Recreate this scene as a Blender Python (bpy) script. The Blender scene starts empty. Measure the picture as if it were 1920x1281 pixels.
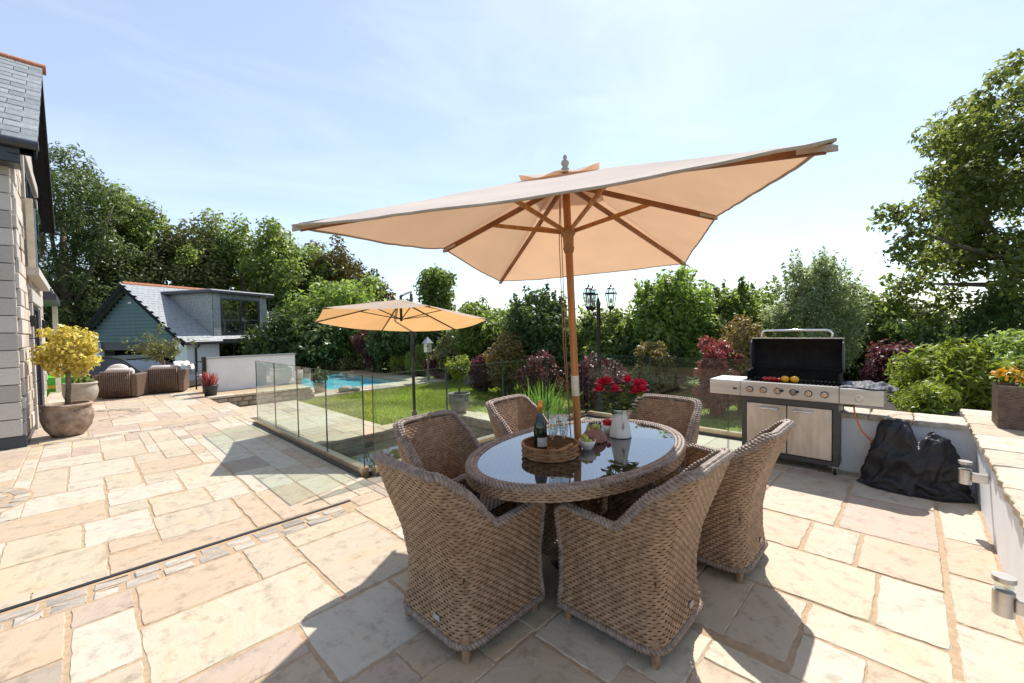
import bpy, math, random
import numpy as np
from mathutils import Vector, Matrix, noise as mnoise
random.seed(7); rng = np.random.default_rng(7)
PI = math.pi; R_ = math.radians
S = bpy.context.scene
COL = S.collection

# ------------------------------------------------------------------ camera
RW = Matrix(((0.69299, 0.03281, -0.7202), (-0.72074, 0.00756, -0.69316), (-0.0173, 0.99943, 0.02889)))
CAMZ = 1.5
cd = bpy.data.cameras.new('camera'); cam = bpy.data.objects.new('camera', cd); COL.objects.link(cam)
cd.sensor_width = 36; cd.lens = 779 / 1920 * 36; cd.clip_start = .05; cd.clip_end = 1500
cam.matrix_world = Matrix.Translation((0, 0, CAMZ)) @ RW.to_4x4()
S.camera = cam
S.render.resolution_x, S.render.resolution_y = 1024, 683

# ------------------------------------------------------------------ sky, sun, exposure
SUN = Vector((.76, .22, 1.0)).normalized()
el = math.asin(SUN.z); az = math.atan2(SUN.y, SUN.x)
W = bpy.data.worlds.new('World'); S.world = W; W.use_nodes = True
nt = W.node_tree; N = nt.nodes; L = nt.links
for n in list(N): N.remove(n)
out = N.new('ShaderNodeOutputWorld'); bg = N.new('ShaderNodeBackground'); bg.inputs[1].default_value = .120
sky = N.new('ShaderNodeTexSky'); sky.sky_type = 'NISHITA'; sky.sun_disc = False
sky.sun_elevation = el; sky.sun_rotation = PI / 2 - az
sky.air_density = 1.0; sky.dust_density = .35; sky.ozone_density = 1.0; sky.altitude = 30
tc = N.new('ShaderNodeTexCoord'); mp = N.new('ShaderNodeMapping'); mp.inputs['Scale'].default_value = (1.2, 2.6, 5.5)
mp.inputs['Rotation'].default_value = (0, R_(14), R_(30))
nz = N.new('ShaderNodeTexNoise'); nz.inputs['Scale'].default_value = 1.5; nz.inputs['Detail'].default_value = 9; nz.inputs['Roughness'].default_value = .58; nz.inputs['Distortion'].default_value = .5
cr = N.new('ShaderNodeValToRGB'); cr.color_ramp.elements[0].position = .45; cr.color_ramp.elements[1].position = .82
cr.color_ramp.elements[0].color = (.23, .23, .23, 1); cr.color_ramp.elements[1].color = (.42, .42, .42, 1)
mx = N.new('ShaderNodeMix'); mx.data_type = 'RGBA'; mx.blend_type = 'MIX'
mx.inputs['B'].default_value = (7.3, 8.0, 9.0, 1)
L.new(tc.outputs['Generated'], mp.inputs[0]); L.new(mp.outputs[0], nz.inputs[0]); L.new(nz.outputs[0], cr.inputs[0])
L.new(cr.outputs[0], mx.inputs['Factor']); L.new(sky.outputs[0], mx.inputs['A']); L.new(mx.outputs['Result'], bg.inputs[0]); L.new(bg.outputs[0], out.inputs[0])
sd = bpy.data.lights.new('sun', 'SUN'); sd.energy = 4.5; sd.angle = R_(.53); sd.color = (1, .95, .88)
so = bpy.data.objects.new('sun', sd); COL.objects.link(so); so.rotation_euler = SUN.to_track_quat('Z', 'Y').to_euler(); so.location = (10, 4, 20)
S.view_settings.view_transform = 'Standard'; S.view_settings.look = 'None'; S.view_settings.gamma = 1
S.view_settings.use_curve_mapping = False; S.view_settings.exposure = .60
S.render.engine = 'CYCLES'
S.cycles.max_bounces = 10; S.cycles.transparent_max_bounces = 16; S.cycles.transmission_bounces = 6; S.cycles.caustics_reflective = False; S.cycles.caustics_refractive = False

# ------------------------------------------------------------------ materials
def nodes(name):
    m = bpy.data.materials.new(name); m.use_nodes = True
    t = m.node_tree; b = t.nodes['Principled BSDF']
    return m, t, b
def setc(b, c, rough=.6, metal=0, spec=.5):
    b.inputs['Base Color'].default_value = (*c, 1); b.inputs['Roughness'].default_value = rough
    b.inputs['Metallic'].default_value = metal; b.inputs['Specular IOR Level'].default_value = spec
def nd(t, k, **kw):
    n = t.nodes.new(k)
    for a, v in kw.items():
        if a.startswith('i_'): n.inputs[a[2:].replace('_', ' ')].default_value = v
        else: setattr(n, a, v)
    return n
def ramp(t, stops):
    r = t.nodes.new('ShaderNodeValToRGB'); e = r.color_ramp.elements
    while len(e) < len(stops): e.new(.5)
    for i, (p, c) in enumerate(stops): e[i].position = p; e[i].color = (*c, 1)
    return r
def coords(t, kind='Object', scale=(1, 1, 1), rot=(0, 0, 0)):
    c = t.nodes.new('ShaderNodeTexCoord'); m = t.nodes.new('ShaderNodeMapping')
    m.inputs['Scale'].default_value = scale; m.inputs['Rotation'].default_value = rot
    t.links.new(c.outputs[kind], m.inputs[0]); return m
def bump(t, b, h, strength=.3, dist=.01):
    n = t.nodes.new('ShaderNodeBump'); n.inputs['Strength'].default_value = strength; n.inputs['Distance'].default_value = dist
    t.links.new(h, n.inputs['Height']); t.links.new(n.outputs[0], b.inputs['Normal'])
def mottled(name, c1, c2, scale=6, rough=.75, bs=.25, bd=.006, metal=0, detail=6, spec=.4, stretch=(1, 1, 1), pos=(.35, .65), obj_rand=0):
    m, t, b = nodes(name); setc(b, c1, rough, metal, spec)
    mp = coords(t, 'Object', stretch)
    n = nd(t, 'ShaderNodeTexNoise', i_Scale=scale, i_Detail=detail, i_Roughness=.6)
    t.links.new(mp.outputs[0], n.inputs[0])
    r = ramp(t, [(pos[0], c1), (pos[1], c2)]); t.links.new(n.outputs[0], r.inputs[0])
    col = r.outputs[0]
    if obj_rand:
        oi = t.nodes.new('ShaderNodeObjectInfo'); h = nd(t, 'ShaderNodeHueSaturation')
        mr = nd(t, 'ShaderNodeMapRange'); mr.inputs['To Min'].default_value = 1 - obj_rand; mr.inputs['To Max'].default_value = 1 + obj_rand
        t.links.new(oi.outputs['Random'], mr.inputs[0]); t.links.new(mr.outputs[0], h.inputs['Value']); t.links.new(col, h.inputs['Color']); col = h.outputs[0]
    t.links.new(col, b.inputs['Base Color'])
    if bs: bump(t, b, n.outputs[0], bs, bd)
    return m
def plain(name, c, rough=.5, metal=0, spec=.5, var=.12, scale=14):
    c2 = tuple(min(1, x * (1 + var)) for x in c); c1 = tuple(x * (1 - var) for x in c)
    return mottled(name, c1, c2, scale, rough, .06, .002, metal, 4, spec)
M = {}
def stone_mat():
    m, t, b = nodes('sandstone'); setc(b, (.5, .42, .33), .62, 0, .35)
    oi = t.nodes.new('ShaderNodeObjectInfo')
    tone = ramp(t, [(0, (.47, .395, .295)), (.2, (.51, .445, .35)), (.36, (.47, .365, .26)), (.5, (.52, .46, .37)), (.62, (.49, .41, .29)), (.74, (.44, .345, .27)), (.86, (.51, .44, .33)), (.95, (.36, .295, .23)), (1, (.49, .355, .205))])
    tone.color_ramp.interpolation = 'CONSTANT'
    t.links.new(oi.outputs['Random'], tone.inputs[0])
    # each slab has its own grain direction and offset
    c = t.nodes.new('ShaderNodeTexCoord'); vr = nd(t, 'ShaderNodeVectorRotate', rotation_type='Z_AXIS')
    ma = nd(t, 'ShaderNodeMath', operation='MULTIPLY'); ma.inputs[1].default_value = 25
    t.links.new(oi.outputs['Random'], ma.inputs[0]); t.links.new(c.outputs['Object'], vr.inputs['Vector']); t.links.new(ma.outputs[0], vr.inputs['Angle'])
    off = nd(t, 'ShaderNodeVectorMath', operation='ADD'); cb = t.nodes.new('ShaderNodeCombineXYZ')
    m2 = nd(t, 'ShaderNodeMath', operation='MULTIPLY'); m2.inputs[1].default_value = 91
    t.links.new(oi.outputs['Random'], m2.inputs[0]); t.links.new(m2.outputs[0], cb.inputs[0]); t.links.new(m2.outputs[0], cb.inputs[1])
    t.links.new(vr.outputs[0], off.inputs[0]); t.links.new(cb.outputs[0], off.inputs[1])
    mp = t.nodes.new('ShaderNodeMapping'); mp.inputs['Scale'].default_value = (1.2, 3.2, 1); t.links.new(off.outputs[0], mp.inputs[0])
    n1 = nd(t, 'ShaderNodeTexNoise', i_Scale=1.9, i_Detail=8, i_Roughness=.62, i_Distortion=.7); t.links.new(mp.outputs[0], n1.inputs[0])
    r1 = ramp(t, [(.28, (.86, .83, .80)), (.5, (1, 1, 1)), (.64, (1.0, .94, .85)), (.8, (.92, .82, .69))]); t.links.new(n1.outputs[0], r1.inputs[0])
    n2 = nd(t, 'ShaderNodeTexNoise', i_Scale=9, i_Detail=10, i_Roughness=.72); t.links.new(off.outputs[0], n2.inputs[0])
    r2 = ramp(t, [(.36, (.58, .56, .54)), (.48, (1, 1, 1))]); t.links.new(n2.outputs[0], r2.inputs[0])
    n3 = nd(t, 'ShaderNodeTexNoise', i_Scale=110, i_Detail=5, i_Roughness=.7); t.links.new(off.outputs[0], n3.inputs[0])
    r3 = ramp(t, [(.33, (.62, .6, .58)), (.42, (1, 1, 1))]); t.links.new(n3.outputs[0], r3.inputs[0])
    x1 = nd(t, 'ShaderNodeMix', data_type='RGBA', blend_type='MULTIPLY'); x1.inputs['Factor'].default_value = .9
    x2 = nd(t, 'ShaderNodeMix', data_type='RGBA', blend_type='MULTIPLY'); x2.inputs['Factor'].default_value = .7
    x3 = nd(t, 'ShaderNodeMix', data_type='RGBA', blend_type='MULTIPLY'); x3.inputs['Factor'].default_value = .6
    t.links.new(tone.outputs[0], x1.inputs['A']); t.links.new(r1.outputs[0], x1.inputs['B'])
    t.links.new(x1.outputs['Result'], x2.inputs['A']); t.links.new(r2.outputs[0], x2.inputs['B'])
    t.links.new(x2.outputs['Result'], x3.inputs['A']); t.links.new(r3.outputs[0], x3.inputs['B'])
    t.links.new(x3.outputs['Result'], b.inputs['Base Color'])
    # riven surface: terraces from stretched noise plus grit
    ad = nd(t, 'ShaderNodeMath', operation='MULTIPLY_ADD'); ad.inputs[1].default_value = .4
    t.links.new(n2.outputs[0], ad.inputs[0]); t.links.new(n1.outputs[0], ad.inputs[2])
    bump(t, b, ad.outputs[0], .45, .018)
    return m
M['stone'] = stone_mat()
M['mortar'] = mottled('mortar', (.345, .24, .145), (.45, .325, .205), 30, .9, .4, .006)
M['sett'] = mottled('sett', (.30, .28, .26), (.45, .37, .28), 16, .75, .7, .012, obj_rand=.25)
M['granite'] = mottled('granite', (.38, .35, .32), (.60, .555, .51), 55, .8, .5, .006, obj_rand=.2)
M['rubble'] = mottled('rubble', (.42, .34, .26), (.62, .54, .45), 14, .85, .6, .012, obj_rand=.22)
M['pointing'] = plain('pointing', (.42, .38, .33), .9)
M['slate'] = mottled('slate', (.21, .225, .23), (.33, .345, .345), 12, .42, .3, .004, obj_rand=.18, spec=.5)
M['slate2'] = mottled('slate_roof', (.12, .135, .15), (.23, .245, .26), 3, .45, .3, .006)
M['terracotta'] = mottled('terracotta', (.36, .11, .045), (.5, .2, .09), 12, .7)
M['anthracite'] = plain('anthracite', (.035, .042, .055), .4)
M['matt_black'] = mottled('matt_black', (.014, .016, .019), (.022, .024, .028), 9, .85, .1, .002, spec=.15)
M['black'] = plain('black_metal', (.012, .012, .014), .35)
M['blackplastic'] = plain('black_plastic', (.02, .02, .022), .5)
M['render'] = mottled('white_render', (.78, .785, .79), (.86, .86, .86), 3, .8, .2, .004)
M['clad'] = mottled('cladding', (.115, .19, .21), (.145, .23, .25), 5, .6, .1, .002)
M['cream'] = plain('cream', (.62, .55, .42), .6)
M['white'] = plain('white_paint', (.74, .72, .68), .35)
M['enamel'] = mottled('white_enamel', (.70, .67, .60), (.80, .77, .71), 5, .22, .05, .001)
M['steel'] = mottled('brushed_steel', (.50, .47, .44), (.66, .64, .61), 9, .34, .05, .001, metal=.9, stretch=(1, .15, 1))
M['steeldirty'] = mottled('stained_steel', (.42, .37, .31), (.62, .56, .49), 5, .46, .08, .001, metal=.75, stretch=(2, 2, .5))
M['chrome'] = plain('chrome', (.75, .75, .76), .08, 1)
M['gold'] = plain('channel_metal', (.55, .43, .29), .3, .8)
M['bbqgrey'] = plain('bbq_grey', (.06, .06, .062), .45, .3)
M['bbqblack'] = mottled('bbq_soot', (.004, .004, .004), (.014, .012, .010), 10, .75, .3, .004, spec=.2)
M['teak'] = mottled('teak', (.30, .115, .028), (.48, .21, .06), 5, .4, .15, .002, stretch=(9, 9, .6))
M['darkwood'] = mottled('rib_wood', (.17, .062, .02), (.29, .115, .04), 6, .5, .1, .002)
M['soil'] = mottled('soil', (.022, .016, .011), (.05, .036, .025), 20, .95, .6, .02)
M['concrete_pot'] = mottled('weathered_pot', (.17, .115, .08), (.38, .28, .205), 9, .9, .6, .012)
M['pot2'] = mottled('grey_pot', (.34, .29, .24), (.46, .40, .33), 9, .85, .4, .006)
M['pot3'] = mottled('olive_grey_pot', (.17, .16, .14), (.29, .27, .24), 8, .7, .3, .006)
M['cushion'] = mottled('cushion', (.66, .60, .56), (.76, .71, .67), 6, .9, .2, .01)
M['coverfab'] = mottled('black_cover', (.008, .008, .010), (.018, .018, .021), 40, .5, .3, .002, spec=.5)
M['cloth'] = mottled('grey_cloth', (.05, .05, .055), (.22, .22, .23), 8, .85, .3, .005, pos=(.4, .6), stretch=(1, 6, 1))
M['bark'] = mottled('bark', (.10, .075, .055), (.22, .17, .13), 9, .9, .6, .02, stretch=(3, 3, .6))
M['hose'] = plain('orange_hose', (.62, .17, .05), .5)
M['rope'] = plain('rope', (.35, .2, .1), .9)
M['tomato'] = plain('tomato', (.36, .012, .01), .25)
M['pepper'] = plain('yellow_pepper', (.75, .38, .01), .25)
M['straw'] = mottled('strawberry', (.38, .005, .012), (.55, .03, .03), 40, .3, .4, .003)
M['grapeG'] = plain('green_grape', (.38, .42, .08), .3)
M['grapeR'] = plain('red_grape', (.24, .07, .05), .3)
M['pastry'] = mottled('bread', (.20, .10, .075), (.34, .19, .14), 14, .7, .4, .008)
M['rose'] = mottled('rose_petal', (.42, .004, .03), (.62, .015, .06), 9, .5, .1, .003)
M['stem'] = plain('stem', (.05, .11, .03), .5)
M['foil'] = plain('bottle_foil', (.62, .25, .035), .3, .5)
M['paper'] = plain('paper_label', (.45, .42, .40), .6)
M['yellowplate'] = plain('number_plate', (.75, .5, .02), .4)
M['tray'] = mottled('seagrass', (.20, .09, .035), (.42, .22, .095), 18, .75, .3, .004, stretch=(1, 1, 2))
M['lawn'] = None
def two_tone(name, base, tl, tfac, var=.35, rough=.6):
    """thin leaf or cloth: reflects base and lets light of colour tl through; 'tint' attribute gives each leaf its own tone"""
    m, t, b = nodes(name); N = t.nodes; Lk = t.links
    N.remove(b); o = N['Material Output']
    at = nd(t, 'ShaderNodeAttribute', attribute_name='tint')
    def shade(c):
        r = ramp(t, [(0, tuple(x * (1 - var) for x in c)), (.55, c), (1, tuple(min(1, x * (1 + var * 1.3)) for x in c))])
        Lk.new(at.outputs['Fac'], r.inputs[0]); return r
    r1, r2 = shade(base), shade(tl)
    d = N.new('ShaderNodeBsdfDiffuse'); tr = N.new('ShaderNodeBsdfTranslucent'); g = N.new('ShaderNodeBsdfGlossy'); g.inputs['Roughness'].default_value = rough * .7
    Lk.new(r1.outputs[0], d.inputs[0]); Lk.new(r2.outputs[0], tr.inputs[0])
    m1 = N.new('ShaderNodeMixShader'); m1.inputs[0].default_value = tfac; Lk.new(d.outputs[0], m1.inputs[1]); Lk.new(tr.outputs[0], m1.inputs[2])
    m2 = N.new('ShaderNodeMixShader'); fr = nd(t, 'ShaderNodeFresnel', i_IOR=1.4)
    mul = nd(t, 'ShaderNodeMath', operation='MULTIPLY'); mul.inputs[1].default_value = .05; Lk.new(fr.outputs[0], mul.inputs[0])
    Lk.new(mul.outputs[0], m2.inputs[0]); Lk.new(m1.outputs[0], m2.inputs[1]); Lk.new(g.outputs[0], m2.inputs[2]); Lk.new(m2.outputs[0], o.inputs[0])
    return m
LEAF = {k: two_tone('leaf_' + k, c, t, f) for k, c, t, f in [
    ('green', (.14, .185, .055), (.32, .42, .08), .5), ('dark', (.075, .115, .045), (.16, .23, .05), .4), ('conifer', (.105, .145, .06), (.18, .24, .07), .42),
    ('bright', (.16, .23, .06), (.38, .52, .09), .5), ('lime', (.20, .25, .04), (.34, .42, .04), .4), ('silver', (.23, .27, .14), (.42, .50, .19), .52),
    ('yellow', (.70, .58, .16), (.78, .64, .11), .42), ('purple', (.11, .045, .05), (.24, .07, .07), .38), ('red', (.30, .085, .085), (.46, .10, .09), .4),
    ('orange', (.24, .185, .075), (.36, .26, .07), .4), ('brown', (.11, .10, .032), (.18, .15, .03), .3), ('olive', (.19, .20, .085), (.24, .26, .07), .3),
    ('sycamore', (.11, .145, .05), (.32, .37, .07), .45), ('grassblade', (.10, .19, .04), (.24, .40, .06), .45), ('flower', (.62, .33, .02), (.6, .3, .02), .3)]}
M['leafroses'] = LEAF['green']
def fabric(name, c, tl, f):
    m, t, b = nodes(name); N = t.nodes; N.remove(b)
    d = N.new('ShaderNodeBsdfDiffuse'); tr = N.new('ShaderNodeBsdfTranslucent'); x = N.new('ShaderNodeMixShader'); x.inputs[0].default_value = f
    mp = coords(t, 'Object'); n = nd(t, 'ShaderNodeTexNoise', i_Scale=3, i_Detail=5)
    t.links.new(mp.outputs[0], n.inputs[0])
    for sh, cc in ((d, c), (tr, tl)):
        r = ramp(t, [(.3, tuple(v * .9 for v in cc)), (.7, cc)]); t.links.new(n.outputs[0], r.inputs[0]); t.links.new(r.outputs[0], sh.inputs[0])
    w = nd(t, 'ShaderNodeTexNoise', i_Scale=350, i_Detail=1); t.links.new(mp.outputs[0], w.inputs[0])
    bp = t.nodes.new('ShaderNodeBump'); bp.inputs['Strength'].default_value = .12; bp.inputs['Distance'].default_value = .001; t.links.new(w.outputs[0], bp.inputs['Height']); t.links.new(bp.outputs[0], d.inputs['Normal'])
    t.links.new(d.outputs[0], x.inputs[1]); t.links.new(tr.outputs[0], x.inputs[2]); t.links.new(x.outputs[0], N['Material Output'].inputs[0]); return m
M['canopy'] = fabric('parasol_canvas', (.84, .76, .69), (.68, .385, .215), .35)
M['canopy2'] = fabric('parasol_canvas_tan', (.68, .58, .48), (.80, .42, .16), .48)
def glass(name, tint, ior=1.45):
    m, t, b = nodes(name); N = t.nodes; N.remove(b)
    tr = N.new('ShaderNodeBsdfTransparent'); tr.inputs[0].default_value = (*tint, 1)
    g = N.new('ShaderNodeBsdfGlossy'); g.inputs['Roughness'].default_value = .01; g.inputs[0].default_value = (1, 1, 1, 1)
    fr = nd(t, 'ShaderNodeFresnel', i_IOR=ior); x = N.new('ShaderNodeMixShader')
    ge = N.new('ShaderNodeNewGeometry'); inv = nd(t, 'ShaderNodeMath', operation='SUBTRACT'); inv.inputs[0].default_value = 1; t.links.new(ge.outputs['Backfacing'], inv.inputs[1])
    mu = nd(t, 'ShaderNodeMath', operation='MULTIPLY'); t.links.new(fr.outputs[0], mu.inputs[0]); t.links.new(inv.outputs[0], mu.inputs[1])   # no mirror on the inner face of the pane
    t.links.new(mu.outputs[0], x.inputs[0]); t.links.new(tr.outputs[0], x.inputs[1]); t.links.new(g.outputs[0], x.inputs[2]); t.links.new(x.outputs[0], N['Material Output'].inputs[0]); return m
M['glass'] = glass('fence_glass', (.86, .93, .90), 1.6); M['glassclear'] = glass('clear_glass', (.97, .97, .97))
M['windowglass'] = glass('window_glass', (.70, .73, .73), 3.0); M['tableglass'] = glass('table_glass', (.60, .66, .68), 3.4)
M['flute'] = glass('flute_glass', (.88, .90, .90), 2.8)
m, t, b = nodes('glass_edge'); setc(b, (.03, .075, .06), .15); M['glassedge'] = m
m, t, b = nodes('bottle_glass'); setc(b, (.008, .018, .008), .06, 0, .7); M['bottle'] = m
def wicker(name, c1, c2):
    m, t, b = nodes(name); setc(b, c1, .5, 0, .4)
    mp = coords(t, 'Object', (1, 1, 1)); n = nd(t, 'ShaderNodeTexNoise', i_Scale=28, i_Detail=4); t.links.new(mp.outputs[0], n.inputs[0])
    n2 = nd(t, 'ShaderNodeTexNoise', i_Scale=260, i_Detail=1); mp2 = coords(t, 'Object', (.25, .25, 2)); t.links.new(mp2.outputs[0], n2.inputs[0])
    a = nd(t, 'ShaderNodeMath', operation='MULTIPLY_ADD'); a.inputs[1].default_value = .6; t.links.new(n2.outputs[0], a.inputs[0]); t.links.new(n.outputs[0], a.inputs[2])
    r = ramp(t, [(.58, c1), (1.0, c2)]); t.links.new(a.outputs[0], r.inputs[0]); t.links.new(r.outputs[0], b.inputs['Base Color']); bump(t, b, n2.outputs[0], .3, .002); return m
M['wicker'] = wicker('wicker', (.195, .118, .07), (.41, .27, .165)); M['wickerdark'] = plain('weave_gap_dark', (.06, .037, .023), .8)
M['wickerrim'] = wicker('wicker_rim', (.16, .12, .095), (.34, .265, .215)); M['sofawicker'] = wicker('sofa_wicker', (.10, .062, .045), (.19, .125, .09))
def water(name, c, scale, bs, rough=.03):
    m, t, b = nodes(name); setc(b, c, rough, 0, .6)
    mp = coords(t, 'Object', (1, 1, 1)); n = nd(t, 'ShaderNodeTexNoise', i_Scale=scale, i_Detail=3); t.links.new(mp.outputs[0], n.inputs[0]); bump(t, b, n.outputs[0], bs, .03)
    r = ramp(t, [(.3, tuple(x * .7 for x in c)), (.7, tuple(min(1, x * 1.2) for x in c))]); t.links.new(n.outputs[0], r.inputs[0]); t.links.new(r.outputs[0], b.inputs['Base Color']); return m
M['pool'] = water('pool_water', (.18, .66, .80), 3.5, .25, .08); M['pond'] = water('pond_water', (.022, .028, .022), 2.5, .05)
M['lawn'] = mottled('lawn', (.10, .145, .028), (.19, .23, .055), 3.2, .9, .5, .02, detail=12)
M['ground'] = mottled('ground', (.05, .065, .025), (.11, .10, .05), 1.2, .95, .4, .05)
M['tarmac'] = mottled('drive', (.10, .095, .085), (.16, .15, .135), 14, .9, .4, .01)
M['cargrey'] = plain('car_paint_grey', (.06, .065, .07), .12, .3, .6); M['cargreen'] = plain('car_paint_green', (.10, .52, .02), .18)
M['carglass'] = plain('car_glass', (.012, .014, .016), .04, 0, .8); M['tyre'] = plain('tyre', (.015, .015, .015), .8)
M['redlens'] = plain('red_lens', (.4, .01, .01), .2); M['silver'] = plain('painted_grey', (.35, .36, .37), .3, .4)
M['dim'] = plain('room_wall', (.55, .48, .38), .9); M['picture'] = plain('picture', (.18, .03, .03), .6)
M['lampglass'] = glass('lamp_glass', (.85, .88, .86)); M['bulb'] = plain('bulb', (.75, .73, .66), .4)
M['stonewall'] = mottled('stonewall', (.20, .165, .12), (.40, .33, .25), 9, .9, .7, .02, obj_rand=.2)

# ------------------------------------------------------------------ helpers
class MB:
    def __init__(s): s.v = []; s.f = []
    def add(s, vs, fs):
        o = len(s.v); s.v += [tuple(p) for p in vs]; s.f += [tuple(i + o for i in f) for f in fs]; return s
    def box(s, x0, x1, y0, y1, z0, z1, bev=0):
        if bev <= 0:
            return s.add([(x0, y0, z0), (x1, y0, z0), (x1, y1, z0), (x0, y1, z0), (x0, y0, z1), (x1, y0, z1), (x1, y1, z1), (x0, y1, z1)],
                         [(0, 3, 2, 1), (4, 5, 6, 7), (0, 1, 5, 4), (1, 2, 6, 5), (2, 3, 7, 6), (3, 0, 4, 7)])
        b = min(bev, (x1 - x0) * .45, (y1 - y0) * .45, (z1 - z0) * .45)
        rings = []
        for z, i in ((z0, b), (z0 + b, 0), (z1 - b, 0), (z1, b)):
            rings.append([(x0 + b, y0 + i, z), (x1 - b, y0 + i, z), (x1 - i, y0 + b, z), (x1 - i, y1 - b, z), (x1 - b, y1 - i, z), (x0 + b, y1 - i, z), (x0 + i, y1 - b, z), (x0 + i, y0 + b, z)])
        vs = [p for r in rings for p in r]; fs = [tuple(range(7, -1, -1)), tuple(range(24, 32))]
        for k in range(3):
            for j in range(8): fs.append((k * 8 + j, k * 8 + (j + 1) % 8, k * 8 + 8 + (j + 1) % 8, k * 8 + 8 + j))
        return s.add(vs, fs)
    def obox(s, c, ax, ay, az, bev=0):
        """box with centre c and half-axis vectors"""
        m = MB(); m.box(-1, 1, -1, 1, -1, 1); c, ax, ay, az = map(Vector, (c, ax, ay, az))
        return s.add([c + ax * p[0] + ay * p[1] + az * p[2] for p in m.v], m.f)
    def beam(s, a, b, w, h=None, up=(0, 0, 1)):
        a, b = Vector(a), Vector(b); d = (b - a); u = Vector(up); sd_ = d.cross(u)
        if sd_.length < 1e-6: sd_ = d.cross(Vector((1, 0, 0)))
        sd_.normalize(); u = sd_.cross(d).normalized(); h = h or w
        return s.obox((a + b) / 2, d / 2, sd_ * (w / 2), u * (h / 2))
    def tube(s, pts, r, n=8, cap=True, closed=False):
        pts = [Vector(p) for p in pts]; k = len(pts); rr = r if hasattr(r, '__len__') else [r] * k
        vs = []; prev = None
        for i, p in enumerate(pts):
            if closed: d = pts[(i + 1) % k] - pts[i - 1]
            else: d = pts[min(i + 1, k - 1)] - pts[max(i - 1, 0)]
            d.normalize()
            if prev is None: u = d.orthogonal().normalized()
            else:
                u = prev - d * prev.dot(d)
                u = u.normalized() if u.length > 1e-6 else d.orthogonal().normalized()
            prev = u; w = d.cross(u)
            vs += [p + (u * math.cos(2 * PI * j / n) + w * math.sin(2 * PI * j / n)) * rr[i] for j in range(n)]
        fs = []
        for i in range(k if closed else k - 1):
            i2 = (i + 1) % k
            for j in range(n): fs.append((i * n + j, i * n + (j + 1) % n, i2 * n + (j + 1) % n, i2 * n + j))
        if cap and not closed: fs += [tuple(range(n - 1, -1, -1)), tuple(range((k - 1) * n, k * n))]
        return s.add(vs, fs)
    def lathe(s, prof, n=24, c=(0, 0, 0), cap0=True, cap1=False, wob=0):
        vs = []
        for r, z in prof:
            for j in range(n):
                a = 2 * PI * j / n; q = r * (1 + wob * math.sin(3 * a + z * 9) + wob * .6 * math.sin(7 * a + 1 - z * 5)); vs.append((c[0] + q * math.cos(a), c[1] + q * math.sin(a), c[2] + z))
        k = len(prof); fs = []
        for i in range(k - 1):
            for j in range(n): fs.append((i * n + j, i * n + (j + 1) % n, (i + 1) * n + (j + 1) % n, (i + 1) * n + j))
        if cap0: fs.append(tuple(range(n - 1, -1, -1)))
        if cap1: fs.append(tuple(range((k - 1) * n, k * n)))
        return s.add(vs, fs)
    def ball(s, c, r, n=10, sq=(1, 1, 1)):
        prof = [(max(1e-4, math.sin(PI * i / n)), -math.cos(PI * i / n)) for i in range(n + 1)]
        m = MB(); m.lathe(prof, n + 2); return s.add([(c[0] + p[0] * r * sq[0], c[1] + p[1] * r * sq[1], c[2] + p[2] * r * sq[2]) for p in m.v], m.f)
    def grid(s, fn, nu, nv, wrap=False):
        vs = [fn(i / (nu if wrap else nu - 1), j / (nv - 1)) for j in range(nv) for i in range(nu)]; fs = []
        for j in range(nv - 1):
            for i in range(nu if wrap else nu - 1): fs.append((j * nu + i, j * nu + (i + 1) % nu, (j + 1) * nu + (i + 1) % nu, (j + 1) * nu + i))
        return s.add(vs, fs)
    def mesh(s, name, mat, smooth=False):
        me = bpy.data.meshes.new(name); me.from_pydata(s.v, [], s.f); me.validate(); me.update()
        if mat: me.materials.append(mat)
        if smooth is True: me.polygons.foreach_set('use_smooth', [True] * len(me.polygons))
        elif smooth: me.shade_smooth() if False else me.polygons.foreach_set('use_smooth', [True] * len(me.polygons)); me.set_sharp_from_angle(angle=R_(smooth))
        return me
    def build(s, name, mat, parent=None, smooth=False, loc=None):
        o = bpy.data.objects.new(name, s.mesh(name, mat, smooth)); COL.objects.link(o)
        if parent: o.parent = parent
        if loc: o.location = loc
        return o
def fast_mesh(name, V, Fq, mat, tint=None, smooth=False):
    me = bpy.data.meshes.new(name); V = np.asarray(V, np.float32); Fq = np.asarray(Fq, np.int32); k = Fq.shape[1]
    me.vertices.add(len(V)); me.vertices.foreach_set('co', V.ravel())
    me.loops.add(Fq.size); me.loops.foreach_set('vertex_index', Fq.ravel())
    me.polygons.add(len(Fq)); me.polygons.foreach_set('loop_start', np.arange(0, Fq.size, k, dtype=np.int32)); me.polygons.foreach_set('loop_total', np.full(len(Fq), k, np.int32))
    if smooth: me.polygons.foreach_set('use_smooth', np.ones(len(Fq), bool))
    if tint is not None:
        a = me.attributes.new('tint', 'FLOAT', 'FACE'); a.data.foreach_set('value', np.asarray(tint, np.float32))
    me.materials.append(mat); me.update(calc_edges=True); return me
def link(name, me, parent=None, loc=None):
    o = bpy.data.objects.new(name, me); COL.objects.link(o)
    if parent: o.parent = parent
    if loc is not None: o.location = loc
    return o
def tag(o, label=None, cat=None, group=None, kind=None):
    if label: o['label'] = label
    if cat: o['category'] = cat
    if group: o['group'] = group
    if kind: o['kind'] = kind
    return o
def thing(name, label, cat, loc=(0, 0, 0), rz=0, group=None):
    o = bpy.data.objects.new(name, None); COL.objects.link(o); o.location = loc; o.rotation_euler = (0, 0, rz); o.empty_display_size = .1
    return tag(o, label, cat, group)
def struct(name, mb, mat, smooth=False): return tag(mb.build(name, mat, None, smooth), kind='structure')
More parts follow.
